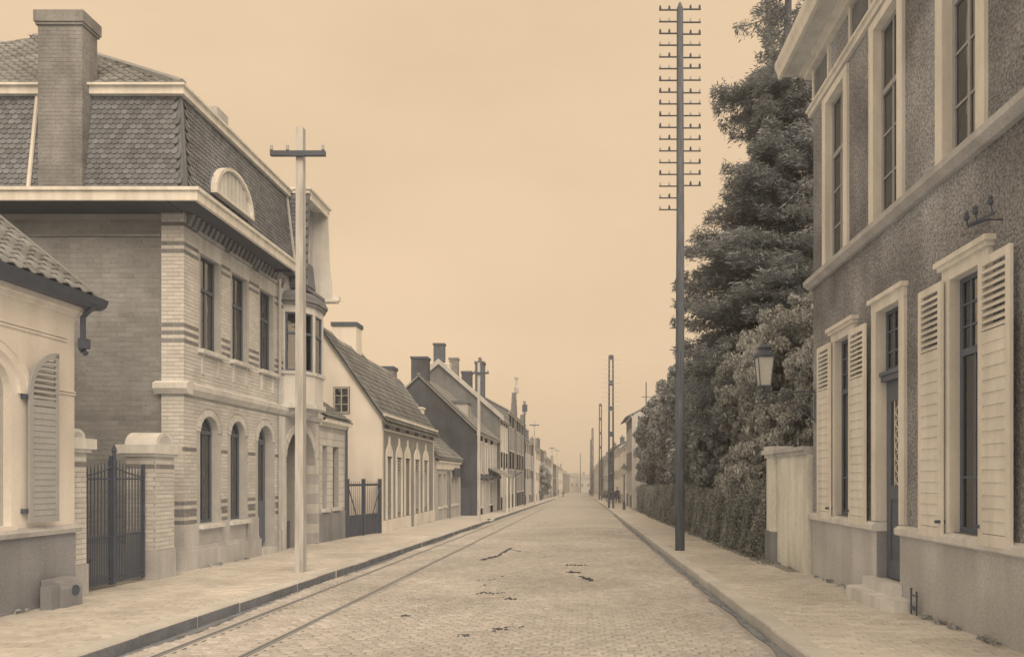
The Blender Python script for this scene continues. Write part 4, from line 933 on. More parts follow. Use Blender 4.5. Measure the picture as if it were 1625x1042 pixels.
# street end
for i, (x0, x1, y, ze, zr, lb) in enumerate([(-30, -12.5, 395, 1.4, 4.6, 'wide house closing the street end, leftmost of the three'), (-12.3, -2, 400, 2.2, 4.4, 'pale house closing the end of the street in the middle'), (-1.8, 12, 392, 1.2, 3.6, 'low house closing the street end, rightmost of the three')]):
    T = thing('distant_house', lb, 'house', ((x0+x1)/2, y, -6.5), 'houses closing the street end'); G = FC(y); n = 4
    ops = [(x0+(x1-x0)*(k+.5)/n-.6, x0+(x1-x0)*(k+.5)/n+.6, -3.5, -1.6) for k in range(n)]
    b = MB(); wall(b, G, x0, x1, -7, ze, ops, -.3, 0); b.build('front_wall', m_fade, T)
    b = MB(); b.add([(x0-.3, y-.4, ze), (x1+.3, y-.4, ze), (x1+.3, y+4, zr), (x0-.3, y+4, zr), (x0-.3, y+8, ze), (x1+.3, y+8, ze)], [(0, 1, 2, 3), (3, 2, 5, 4), (0, 3, 4), (1, 5, 2), (0, 4, 5, 1)]); ro = b.build('roof', m_tfar, T)
    for o in ops: window(T, G, *o, w=-.1, cols=1, fr=.1, dep=.3)
    chimney(ro, x0+2, x0+3.2, y+3, y+4.5, zr-1, zr+1.3, m_chim)

# ------------------------------------------------------------------ right house
def right_house():
    T = thing('pebbledash_house', 'large pebbledashed house at the right with white shutters and deep cornice', 'house', (8, 6, 0)); F = FR(4.2); y0, y1 = 2.5, 12.6
    lo = [(10.74, 11.44, .94, 3.80), (7.24, 7.86, .94, 3.80)]; door = (9.1, 9.83, .14, 3.90)
    up = [(7.32, 8.02, 5.2, 7.95), (9.16, 9.92, 5.2, 7.95), (11.05, 11.87, 5.2, 7.95)]
    lo.append((4.6, 5.4, .94, 3.8)); up.append((4.6, 5.4, 5.2, 7.95))
    b = MB(); wall(b, F, y0, y1, .85, 5.0, lo+[(door[0], door[1], .85, door[3])], -.38, 0); wall(b, F, y0, y1, 5.0, 9.1, up, -.38, 0)
    b.box(Fr((0, y1, 0), (1, 0, 0), (0, 0, 1), (0, 1, 0)), 4.58, 13, -.6, 9.1, -.3, 0); b.box(FC(y0), 4.58, 13, -.6, 9.1, -.3, 0); b.box(FR(13), y0, y1, -.6, 9.1, -.0, .3)
    b.build('wall', m_peb, T)
    MB().box(F, y0, door[0], -.6, .80, -.38, .03).box(F, door[1], y1-.0, -.6, .80, -.38, .03).build('plinth', m_lowr2, T)
    for a, c in ((y0, door[0]+.02), (door[1]-.02, y1+.02)):
        MB().prism(Fr((4.2, a, .78), (-1, 0, 0), (0, 0, 1), (0, 1, 0)), [(-.38, .02), (.08, .02), (.10, .04), (.10, .11), (.03, .15), (-.38, .15)], 0, c-a).build('sill_band', m_stone, T)
    MB().prism(Fr((4.2, y0, 4.98), (-1, 0, 0), (0, 0, 1), (0, 1, 0)), [(-.1, 0), (.07, 0), (.15, .07), (.15, .15), (.02, .2), (-.1, .2)], 0, y1-y0+.12).build('string_course', m_plinth, T)
    # surrounds
    def surround(o, k=.17, cap=True, vb=None):
        b = MB(); va = o[2]; b.box(F, o[0]-k, o[0], va, o[3], -.34, .04).box(F, o[1], o[1]+k, va, o[3], -.34, .04).box(F, o[0]-k, o[1]+k, o[3], o[3]+k, -.34, .045)
        b.build('surround', m_white, T)
        if cap: MB().box(F, o[0]-k-.03, o[1]+k+.03, o[3]+k, o[3]+k+.05, 0, .08).box(F, o[0]-k-.06, o[1]+k+.06, o[3]+k+.05, o[3]+k+.10, 0, .11).build('surround_cap', m_white, T)
    # openings are cut for the glass; jambs line them
    for o in lo: 
        surround((o[0]+.0, o[1], o[2], o[3]-.0), .0001) if 0 else None
        MB().box(F, o[0]-.15, o[0]+.012, .93, 3.80, -.37, .045).box(F, o[1]-.012, o[1]+.15, .93, 3.80, -.37, .045).box(F, o[0]-.15, o[1]+.15, 3.79, 3.92, -.37, .048).build('surround', m_white, T)
        MB().box(F, o[0]-.18, o[1]+.18, 3.92, 3.97, 0, .09).box(F, o[0]-.21, o[1]+.21, 3.97, 4.03, 0, .12).build('surround_cap', m_white, T)
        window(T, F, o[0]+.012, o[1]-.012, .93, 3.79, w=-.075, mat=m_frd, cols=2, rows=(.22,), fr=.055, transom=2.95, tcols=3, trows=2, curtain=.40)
        wd = .62 if o[0] > 9 else .55
        for (a, c) in ((o[0]-.12-wd+.07, o[0]-.06), (o[1]+.06, o[1]+.12+wd-.07)):
            shutter(T, F, a, c, .86, 3.80, .07, m_white, split=2.98, pitch=.072, lower=.13, st=.075)
        MB().tube([F(o[0]-.08, 1.05, .05), F(o[0]-.08, 1.05, .16)], .02, 6).tube([F(o[1]+.08, 1.05, .05), F(o[1]+.08, 1.05, .16)], .02, 6).build('shutter_hook', m_iron, T)
    for o in up:
        MB().box(F, o[0]-.15, o[0]+.012, 5.18, 7.95, -.37, .045).box(F, o[1]-.012, o[1]+.15, 5.18, 7.95, -.37, .045).box(F, o[0]-.15, o[1]+.15, 7.94, 8.07, -.37, .048).build('surround', m_white, T)
        window(T, F, o[0]+.012, o[1]-.012, 5.18, 7.94, w=-.075, mat=m_shut, cols=2, rows=(.22, .44), fr=.055, transom=7.0, tcols=2, curtain=.45)
    # door
    o = door
    MB().box(F, o[0]-.14, o[0]+.012, .94, 3.90, -.37, .045).box(F, o[1]-.012, o[1]+.14, .94, 3.90, -.37, .045).box(F, o[0]-.14, o[1]+.14, 3.89, 4.03, -.37, .048).box(F, o[0]-.17, o[1]+.17, 4.03, 4.09, 0, .10).build('door_surround', m_white, T)
    MB().box(F, o[1]-.012, o[1]+.14, -.3, .93, -.37, .028).build('door_plinth_jamb', m_lowr, T)
    window(T, F, o[0]+.012, o[1]-.012, 3.02, 3.89, w=-.10, mat=m_frd, cols=2, rows=(.33, .66), fr=.05, name='fanlight', tr=None) if 0 else window(T, F, o[0]+.012, o[1]-.012, 3.02, 3.89, w=-.10, mat=m_frd, cols=3, rows=(.33, .66), fr=.05, name='fanlight')
    MB().box(F, o[0]+.005, o[1]-.005, 2.90, 3.02, -.16, -.03).box(F, o[0]+.005, o[1]-.005, 2.98, 3.03, -.16, -.0).build('transom_beam', m_door, T)
    d = MB().box(F, o[0]+.012, o[0]+.15, .16, 2.90, -.16, -.11).box(F, o[1]-.15, o[1]-.012, .16, 2.90, -.16, -.11).box(F, o[0]+.15, o[1]-.15, .16, .42, -.16, -.11).box(F, o[0]+.15, o[1]-.15, 1.25, 1.45, -.16, -.11).box(F, o[0]+.15, o[1]-.15, 2.62, 2.90, -.16, -.11).build('door', m_door, T)
    MB().box(F, o[0]+.15, o[1]-.15, .42, 1.25, -.155, -.125).build('door_panel', m_door, d); MB().box(F, o[0]+.21, o[1]-.21, .52, 1.15, -.125, -.11).build('door_panel', m_frd, d)
    MB().box(F, o[0]+.15, o[1]-.15, 1.45, 2.62, -.15, -.14).build('pane', m_glass, d)
    gr = MB(); c = (o[0]+o[1])/2
    for i in range(7):
        v = 1.53+i*.155; P = [F(c+.085*math.cos(t)*(1 if i % 2 else -1), v+.07*math.sin(t*1.0), -.12) for t in [k*2*math.pi/10 for k in range(11)]]; gr.tube(P, .011, 5)
    gr.tube([F(c, 1.45, -.12), F(c, 2.62, -.12)], .01, 5).tube([F(c-.12, 1.45, -.12), F(c-.12, 2.62, -.12)], .009, 5).tube([F(c+.12, 1.45, -.12), F(c+.12, 2.62, -.12)], .009, 5); gr.build('door_grille', m_white, d)
    MB().lathe(F(o[0]+.22, 1.33, -.09), [(.02, -.02), (.035, 0), (.02, .02)], 8).build('door_knob', m_porc, d)
    MB().box(F, o[0], o[1], .0, .14, -.38, .02).build('threshold', m_stone, T)
    # frieze moulding, attic panels, soffit, gutter
    MB().box(F, y0, y1+.10, 8.13, 8.22, -.1, .06).box(F, y0, y1+.13, 8.22, 8.27, -.1, .10).build('frieze_moulding', m_white, T)
    for i, c_ in enumerate((4.9, 6.6, 8.5, 10.4, 12.1)):
        p = MB().box(F, c_-.33, c_+.33, 8.36, 8.80, .0, .02).build('attic_panel', m_frd, T); MB().box(F, c_-.28, c_+.28, 8.40, 8.76, .02, .035).build('panel_board', m_dkbr, p)
        MB().box(F, c_-.42, c_-.34, 8.27, 8.86, 0, .05).box(F, c_+.34, c_+.42, 8.27, 8.86, 0, .05).build('frieze_strip', m_white, T)
    MB().box(F, y0, y1+.15, 8.86, 8.94, -.1, .12).box(F, y0, y1+.20, 8.94, 9.0, -.1, .2).build('bed_moulding', m_white, T)
    MB().box(F, y0, y1+.30, 9.0, 9.04, -.4, .49).build('soffit', m_stone, T)
    MB().prism(Fr((4.2, y0, 9.0), (-1, 0, 0), (0, 0, 1), (0, 1, 0)), [(.48, -.02), (.54, -.02), (.56, .08), (.60, .16), (.61, .26), (.48, .26)], 0, y1-y0+.35).build('gutter_cornice', m_white, T)
    b = MB(); b.add([(3.6, y0, 9.27), (3.6, y1+.3, 9.27), (8.8, 10, 12.2), (8.8, 5, 12.2), (13.5, y1+.3, 9.27), (13.5, y0, 9.27)], [(0, 1, 2, 3), (1, 4, 2), (4, 5, 3, 2), (5, 0, 3), (0, 5, 4, 1)]); b.build('roof', m_slate, T)
right_house()
T = thing('doorstep', 'two pale stone steps with chamfered corner below the panelled front door', 'steps', (4.0, 9.3, g(9.3)))
z = g(9.3); MB().prism(Fr((0, 0, 0), (1, 0, 0), (0, 1, 0), (0, 0, 1)), [(4.165, 8.72), (3.92, 8.72), (3.80, 8.84), (3.80, 10.0), (3.87, 10.06), (4.165, 10.06)], z-.1, z+.16).build('lower_step', m_stone, T)
MB().box(ID, 4.0, 4.165, 9.02, 9.9, z+.16, z+.31).build('upper_step', m_stone, T)
MB().box(ID, 4.165, 4.55, 9.115, 9.815, z-.1, .135).build('threshold_slab', m_stone, T)
T = thing('boot_scraper', 'small dark iron boot scraper at the wall beside the stone steps', 'boot scraper', (4.12, 8.62, g(8.6)))
z = g(8.62); b = MB(); b.tube([(4.10, 8.64, z), (4.10, 8.64, z+.30)], .012, 6).tube([(4.10, 8.50, z), (4.10, 8.50, z+.30)], .012, 6); b.build('upright', m_iron, T)
MB().box(ID, 4.095, 4.105, 8.5, 8.64, z+.06, z+.11).build('blade', m_iron, T); MB().tube([(4.10, 8.48, z+.24), (4.10, 8.66, z+.24)], .01, 6).lathe((4.10, 8.64, z+.3), [(.012, 0), (.02, .012), (.004, .03)], 8).build('crossbar', m_iron, T)
T = thing('insulator_bracket', 'small iron bracket with three insulators above the near shuttered window', 'bracket', (4.1, 7.2, 4.2))
b = MB(); b.tube([(4.2, 6.93, 4.13), (4.05, 6.93, 4.13), (4.0, 7.18, 4.15)], .012, 6).tube([(4.0, 6.73, 4.12), (4.0, 7.20, 4.17)], .012, 6); b.build('arm', m_iron, T)
for yy in (6.76, 7.02, 7.18):
    MB().tube([(4.0, yy, 4.13), (3.98, yy, 4.24)], .008, 6).build('pin', m_iron, T); MB().lathe((3.98, yy, 4.22), [(.026, 0), (.03, .03), (.018, .04), (.024, .06), (.014, .08)], 8).build('insulator', m_dark, T)
T = thing('wall_lantern', 'hanging street lantern on a scrolled iron bracket at the pebbledash house corner', 'lantern', (3.3, 12.5, 3.1)); y = 12.5
b = MB(); b.tube([(4.2, y, 3.10), (3.22, y, 3.10)], .016, 6); b.tube([(4.2, y, 2.55), (4.2, y, 3.15)], .014, 6)
sp = lambda cx, cz, r0, t, s=1: [(cx+s*r0*(1-k/26)*math.cos(k*t/26), y, cz+r0*(1-k/26)*math.sin(k*t/26)) for k in range(24)]
for q in (sp(3.98, 2.92, .17, 12), sp(3.66, 2.97, .11, -9), sp(3.42, 2.99, .09, 9)): b.tube(q, .010, 5)
b.tube([(4.18, y, 2.6), (4.0, y, 2.72), (3.7, y, 2.86), (3.4, y, 2.95), (3.24, y, 3.08)], .012, 5); b.build('bracket', m_iron, T)
cx, z0 = 3.28, 3.13; MB().tube([(cx, y, 3.08), (cx, y, z0+.07)], .022, 6).build('stem', m_iron, T)
b = MB(); r0, r1, zb, zt = .095, .14, z0+.08, z0+.58
for sx, sy in ((-1, -1), (1, -1), (1, 1), (-1, 1)): b.tube([(cx+sx*r0, y+sy*r0, zb), (cx+sx*r1, y+sy*r1, zt)], .010, 5)
b.box(ID, cx-r0-.02, cx+r0+.02, y-r0-.02, y+r0+.02, zb-.03, zb); b.box(ID, cx-r1-.02, cx+r1+.02, y-r1-.02, y+r1+.02, zt, zt+.025); b.build('lantern_frame', m_iron, T)
for (a, c) in (((-1, -1), (1, -1)), ((1, -1), (1, 1)), ((1, 1), (-1, 1)), ((-1, 1), (-1, -1))):
    b = MB(); k = .97; b.add([(cx+a[0]*r0*k, y+a[1]*r0*k, zb), (cx+c[0]*r0*k, y+c[1]*r0*k, zb), (cx+c[0]*r1*k, y+c[1]*r1*k, zt), (cx+a[0]*r1*k, y+a[1]*r1*k, zt)], [(0, 1, 2, 3)]); b.build('pane', m_lglass, T)
MB().lathe((cx, y, zt+.025), [(.19, 0), (.17, .05), (.11, .10), (.10, .13), (.13, .15), (.10, .19), (.03, .22), (.02, .28), (.002, .30)], 10).build('lantern_roof', m_iron, T)

# garden wall and pier
T = thing('garden_wall', 'short whitewashed garden wall joining the pebbledash house to its pier', 'wall', (4.2, 13.6, g(13.6)))
MB().box(ID, 4.10, 4.35, 12.62, 14.58, -.6, 1.98).build('wall_body', m_wash, T); MB().box(ID, 4.04, 4.41, 12.62, 14.58, 1.98, 2.06).box(ID, 4.0, 4.45, 12.62, 14.58, 2.06, 2.13).build('coping', m_plinth, T)
T = thing('garden_pier', 'weathered garden pier with moulded cap at the end of the hedge', 'pier', (4.1, 14.8, g(14.8)))
MB().box(ID, 4.00, 4.38, 14.60, 15.05, .42, 1.98).build('shaft', m_wash, T); MB().box(ID, 3.97, 4.41, 14.57, 15.08, -.6, .42).build('base', m_lowr, T)
MB().box(ID, 3.96, 4.42, 14.55, 15.09, 1.98, 2.05).box(ID, 3.91, 4.47, 14.50, 15.14, 2.05, 2.14).box(ID, 3.95, 4.43, 14.54, 15.1, 2.14, 2.22).build('cap', m_stone, T)

# ------------------------------------------------------------------ poles
def white_pole(x, y, top, label, w0=.08, w1=.064, arm=True):
    T = thing('telegraph_pole', label, 'pole', (x, y, g(y)), 'pale telegraph poles'); z = g(y)
    b = MB(); P = []
    for zz, r in ((z-.3, w0), (z+1, w0*.99), (top*.5, (w0+w1)/2), (top, w1)):
        P += [(x-r, y-r, zz), (x+r, y-r, zz), (x+r, y+r, zz), (x-r, y+r, zz)]
    b.add(P, [(i*4+j, i*4+(j+1) % 4, i*4+4+(j+1) % 4, i*4+4+j) for i in range(3) for j in range(4)]+[(12, 13, 14, 15)]); b.build('post', m_wpole, T)
    if arm:
        za = top-.52; a = MB().box(ID, x-.52, x+.5, y-w1-.07, y-w1-.002, za-.045, za+.045).build('crossarm', m_dark, T)
        MB().box(ID, x-.12, x+.12, y-w1-.08, y-w1-.07, za-.06, za-.03).build('arm_clamp', m_dark, T)
        for dx in (-.5, -.2, .46):
            MB().tube([(x+dx, y-.11, za), (x+dx, y-.11, za+.08)], .008, 6).build('pin', m_iron, a); MB().lathe((x+dx, y-.11, za+.06), [(.03, 0), (.035, .04), (.02, .05), (.028, .08), (.012, .11)], 8).build('insulator', m_porc, a)
white_pole(-5.28, 13.0, 8.1, 'nearest limewashed wooden pole with single dark crossarm before the villa')
white_pole(-5.07, 34, 7.2, 'second limewashed pole from the camera, standing by the dark gable', .075, .06)
white_pole(-5.1, 74, 7.7, 'third pole in line, thin, past the ornate brick house', .08, .06)
white_pole(-5.1, 140, 7.6, 'farthest pale pole on the left pavement', .09, .07)
white_pole(-5.0, 115, 7.0, 'fourth pole in line on the left pavement', .09, .07)
def tall_pole():
    x, y = 2.48, 17.6; z = g(y); T = thing('telegraph_pole', 'very tall tarred telegraph pole with many crossarms on the right pavement', 'pole', (x, y, z))
    MB().tube([(x, y, z-.3), (x-.005, y, 3), (x+.01, y, 8), (x, y, 13.45), (x, y, 13.6)], [.122, .116, .10, .082, .03], 14).build('post', m_pole, T, smooth=True)
    ins = MB().lathe((0, 0, 0), [(.020, 0), (.028, .012), (.030, .045), (.018, .055), (.026, .075), (.010, .10)], 8).mesh('insulator', m_iron); pin = MB().tube([(0, 0, -.03), (0, 0, .03)], .009, 5).mesh('pin', m_iron)
    ins2 = MB().lathe((0, 0, 0), [(.018, 0), (.024, .012), (.026, .04), (.014, .05), (.020, .07), (.008, .09)], 8).mesh('insulator', m_porc)
    for i in range(18):
        za = 13.42-.298*i
        for s in (-1, 1):
            if s == 1 and i > 15: continue
            l = .53; zz = za+(0 if s < 0 else random.uniform(-.02, .02)); a = MB().box(ID, x+(.07 if s > 0 else -l), x+(l if s > 0 else -.07), y-.02, y+.02, zz-.010, zz+.010).build('crossarm', m_iron, T)
            for dx in (.27, .50):
                k = random.random(); piece('insulator', ins if k < .45 else ins2, a, Matrix.Translation((x+s*dx, y, zz+.014)))
    for i in range(6):
        zz = 5.9-.55*i; MB().tube([(x-.12, y, zz), (x-.26, y, zz)], .012, 5).build('climbing_iron', m_iron, T)
tall_pole()
def lattice(x, y, top, gap, label, r=.075, arms=True, blk=2.1):
    z = g(y); T = thing('double_pole', label, 'pole', (x, y, z), 'twin leg poles on the right pavement')
    for s in (-1, 1): MB().tube([(x+s*gap/2, y, z-.3), (x+s*gap/2*.85, y, top)], r, 8, r*.8).build('leg', m_dark, T)
    zz = top-.1
    while zz > z+1.5:
        MB().box(ID, x-gap/2, x+gap/2, y-.07, y+.07, zz-.2, zz+.2).build('spacer', m_dark, T); zz -= blk
    if arms:
        for i in range(12): MB().box(ID, x-.75, x+.75, y-.09, y-.06, top-.3-.38*i-.012, top-.3-.38*i+.012).build('crossarm', m_plinth, T)
lattice(2.37, 57, 11.55, .36, 'nearest dark twin leg pole with spacer blocks past the garden', .085)
lattice(2.7, 103, 12.5, .34, 'second dark twin leg pole, thinner, along the right kerb', .1, arms=False)
lattice(2.3, 155, 12.6, .3, 'third twin leg pole, far along the right kerb', .12, arms=False)
lattice(2.35, 190, 12.0, .3, 'fourth and farthest twin leg pole at the right kerb', .13, arms=False)
def single(x, y, top, r, lb, name='iron_pole'):
    T = thing(name, lb, 'pole', (x, y, g(y))); MB().tube([(x, y, g(y)-.2), (x, y, top)], r, 8, r*.8).build('post', m_dark, T); MB().box(ID, x-.25, x+.25, y-.05, y+.05, top-.9, top-.2).build('head', m_dark, T)
single(-.9, 338, 13.5, .28, 'lone dark pole standing at the far end of the road')
single(-5.6, 67.5, 8.9, .07, 'slim dark iron pole against the ornate brick house')
T = thing('antenna_pole', 'thin dark pole with crossarm rising behind the eaved house', 'pole', (5.9, 64, 0)); MB().tube([(5.9, 64, 7.5), (5.9, 64, 10.4)], .05, 6).build('post', m_dark, T); MB().box(ID, 5.5, 6.3, 63.95, 64.0, 9.0, 9.06).build('crossarm', m_dark, T)
T = thing('street_lamp', 'post lantern on the right pavement past the garden trees', 'street lamp', (3.2, 53, g(53))); z = g(53)
MB().lathe((3.2, 53, z), [(.12, 0), (.1, .5), (.05, .7), (.045, 2.6), (.06, 2.7)], 8).build('post', m_iron, T); MB().lathe((3.2, 53, z+2.7), [(.1, 0), (.18, .45)], 6).build('lantern', m_lglass, T); MB().lathe((3.2, 53, z+3.15), [(.26, 0), (.12, .22), (.04, .32), (.01, .42)], 6).build('lantern_roof', m_iron, T)

# ------------------------------------------------------------------ foliage
def quads(name, C, U, V, mat, parent, kind=None, bend=0):
    """C,U,V arrays (n,3): leaf centre and half axes; rhombic leaves"""
    n = len(C); o = np.array(off(parent)); P = np.empty((n, 4, 3)); P[:, 0] = C-V; P[:, 1] = C+U; P[:, 2] = C+V; P[:, 3] = C-U; P -= o
    me = bpy.data.meshes.new(name); me.vertices.add(4*n); me.vertices.foreach_set('co', P.reshape(-1).astype(np.float32)); me.loops.add(4*n); me.loops.foreach_set('vertex_index', np.arange(4*n, dtype=np.int32))
    me.polygons.add(n); me.polygons.foreach_set('loop_start', np.arange(0, 4*n, 4, dtype=np.int32)); me.polygons.foreach_set('loop_total', np.full(n, 4, dtype=np.int32)); me.materials.append(mat); me.update(calc_edges=True)
    ob = bpy.data.objects.new(name, me); sc.collection.objects.link(ob); ob.parent = parent
    if kind: ob['kind'] = kind
    return ob
def unit(a): return a/np.maximum(1e-6, np.linalg.norm(a, axis=1, keepdims=True))
def leaf_axes(n, nrm, size, jit=.7, asp=.5, var=.35):
    N = unit(nrm+rng.normal(0, jit, (n, 3))); A = unit(np.cross(N, rng.normal(0, 1, (n, 3)))); B = np.cross(N, A); s = size*(1+rng.uniform(-var, var, (n, 1)))
    return A*s*asp, B*s
def blob_leaves(blobs, n, size, lump=.28, lumps=60, xmin=None, ymin=None, zmin=None, droop=.3):
    """leaves gathered in clumps over the surfaces of several ellipsoids"""
    vol = np.array([b[3]*b[4] if len(b) > 4 else b[3]**2 for b in blobs]); pr = vol/vol.sum(); Cs, Ns = [], []
    for b, p in zip(blobs, pr):
        k = max(8, int(lumps*p*len(blobs))); d = unit(rng.normal(0, 1, (k, 3))); r = np.array([b[3], b[4] if len(b) > 4 else b[3], b[5] if len(b) > 5 else b[3]])
        rad = rng.uniform(.72, 1.06, (k, 1)); c = np.array(b[:3])+d*r*rad; m = int(n*p); idx = rng.integers(0, k, m); ls = lump*rng.uniform(.6, 1.4, k)*max(r)/2
        dd = unit(rng.normal(0, 1, (m, 3))); q = c[idx]+dd*(ls[idx, None]*rng.uniform(.35, 1.0, (m, 1))**.6)*np.array([1, 1, .8])
        Cs.append(q); Ns.append(unit(dd+.5*d[idx]+np.array([0, 0, .35])))
    C = np.concatenate(Cs); N = np.concatenate(Ns); keep = np.ones(len(C), bool)
    if xmin is not None: keep &= C[:, 0] > xmin
    if ymin is not None: keep &= C[:, 1] > ymin
    if zmin is not None: keep &= C[:, 2] > zmin
    C = C[keep]; N = N[keep]; U, V = leaf_axes(len(C), N, size); V[:, 2] -= droop*size*.5; return C, U, V
def limbs(T, base, tips, r=.12):
    b = MB(); base = Vector(base)
    for t in tips:
        t = Vector(t); mid = base.lerp(t, .5)+Vector((random.uniform(-.2, .2), random.uniform(-.2, .2), .2)); b.tube([base, mid, t], [r, r*.6, r*.2], 6)
    b.build('limb', m_bark, T)
# tall conifer
def conifer():
    x, y = 6.4, 21.6; z = g(y); T = thing('pine_tree', 'tall dark pine with ragged drooping branches behind the garden hedge', 'tree', (x, y, z)); top = 20.5
    MB().tube([(x, y, z-.2), (x+.1, y, 6), (x-.05, y, 13), (x+.1, y, top)], [.38, .3, .17, .03], 10).build('trunk', m_bark, T, smooth=True)
    def R_(h):
        return float(np.interp(h, [3, 5, 8, 9.3, 10, 11.4, 12.4, 13.1, 13.6, 13.9, 14.3, 15, 16.3, 17.5, 20.3], [3.2, 3.3, 3.1, 2.9, 2.5, 2.1, 1.8, 1.6, 2.2, 2.2, 1.2, 1.15, 1.5, 1.3, .3]))
    br = MB(); Cs, Us, Vs = [], [], []; h = 3.4
    while h < 20.2:
        k = 5 if h < 13.6 else 4
        for _ in range(k):
            az = rng.uniform(0, 2*math.pi); L = R_(h)*rng.uniform(.5, 1.2); d = np.array([math.cos(az), math.sin(az), 0]); up = rng.uniform(.0, .25) if h < 15 else rng.uniform(.1, .5)
            t = np.linspace(.12, 1, 9); P = np.array([x, y, h])+d*L*t[:, None]+np.array([0, 0, 1])*(L*(up*t-.42*t**2+.22*t**4))[:, None]
            br.tube([(x, y, h)]+[tuple(p) for p in P[::2]], .035*(L/2.5)+.008, 5, .006)
            m = int(L*(330 if h < 14.5 else 190)); s = rng.uniform(.22, 1, m)**.75; Q = np.stack([np.interp(s, t, P[:, i]) for i in range(3)], 1)
            side = np.cross(d, [0, 0, 1]); spread = .34*L*(1-s*.65)*rng.uniform(-1, 1, m); Q += side*spread[:, None]+np.array([0, 0, 1])*(rng.normal(-.06, .10, m)-.10*np.abs(spread))[:, None]
            ax = unit(d*.6+side*np.sign(spread)[:, None]*.8+rng.normal(0, .45, (m, 3))+np.array([0, 0, -.15])); wv = unit(np.cross(ax, rng.normal(0, 1, (m, 3)))); sz = rng.uniform(.035, .13, (m, 1))
            Cs.append(Q); Us.append(wv*sz*.17); Vs.append(ax*sz)
        h += .105 if h < 13.7 else .36
    br.build('branches', m_bark, T, kind='stuff'); quads('crown', np.concatenate(Cs), np.concatenate(Us), np.concatenate(Vs), m_pine, T)
conifer()
def tree(name, label, cat, base, blobs, n, size, mat, trunk=.16, group=None, lump=.28, lumps=60, **k):
    T = thing(name, label, cat, base, group); b = Vector(base); cz = max(q[2] for q in blobs)
    cx = sum(q[0] for q in blobs)/len(blobs); cy = sum(q[1] for q in blobs)/len(blobs)
    MB().tube([b-Vector((0, 0, .2)), b.lerp(Vector((cx, cy, cz)), .5), Vector((cx, cy, cz))], [trunk, trunk*.7, trunk*.3], 8).build('trunk', m_bark, T)
    limbs(T, b.lerp(Vector((cx, cy, cz)), .35), [(q[0], q[1], q[2]+q[3]*.5) for q in blobs], trunk*.5)
    C, U, V = blob_leaves(blobs, n, size, lump, lumps, **k); quads('crown', C, U, V, mat, T)
    # inner twig mass that keeps daylight out of the crown's middle
    ib = []
    for q in blobs:
        ib.append((q[0], q[1], q[2], q[3]*.8, (q[4] if len(q) > 4 else q[3])*.8, (q[5] if len(q) > 5 else q[3])*.8))
    C, U, V = blob_leaves(ib, n//6, size*1.7, .4, 40, **k); quads('inner_leaves', C, U, V, mat, T)
    return T
tree('laurel_tree', 'broad light leaved evergreen behind the lantern beside the pebbledash house', 'tree', (5.8, 17.6, g(17.6)),
     [(5.9, 17.3, 4.0, 2.0, 1.9, 2.1), (5.2, 19.4, 4.0, 1.5, 1.8, 1.8), (6.7, 15.9, 3.5, 2.0, 1.6, 2.2), (5.1, 17.4, 2.3, 1.25, 2.0, 1.7), (6.9, 18.2, 4.6, 1.8, 1.9, 1.7), (5.6, 15.8, 1.9, 1.2, 1.2, 1.6), (4.9, 18.4, 1.5, 1.15, 2.4, 1.0)], 270000, .040, m_leafl, lump=.20, lumps=170, xmin=3.7, zmin=0, droop=1.2)
tree('garden_tree', 'dense dark tree between the tall tarred pole and the light evergreen', 'tree', (5.8, 25, g(25)), [(5.5, 24.5, 3.9, 1.9, 2.2, 2.6), (5.4, 27.5, 3.9, 1.8, 2.3, 2.5), (5.0, 24, 2.2, 1.2, 2.5, 1.8)], 100000, .07, m_leafd, group='garden trees behind the hedge', lump=.24, lumps=80, xmin=3.8, zmin=0)
tree('garden_tree', 'dark rounded tree behind the middle of the long hedge', 'tree', (6, 33, g(33)), [(6.2, 33, 4.9, 2.3, 2.8, 2.8), (5.6, 36, 3.9, 1.9, 2.6, 2.6), (5.2, 31, 2.0, 1.3, 3, 2)], 80000, .085, m_leafd, group='garden trees behind the hedge', lump=.22, lumps=80, xmin=3.8, zmin=0)
tree('garden_tree', 'dark tree farthest along the hedge, next to the eaved house', 'tree', (6, 43, g(43)), [(6.5, 43, 4.9, 2.6, 3.2, 3.5), (6.1, 48.5, 3.9, 2.3, 3.2, 3.7), (5.9, 54, 3.4, 1.9, 2.6, 3.9)], 75000, .10, m_leafd, group='garden trees behind the hedge', lump=.22, lumps=80, xmin=3.9, zmin=0)
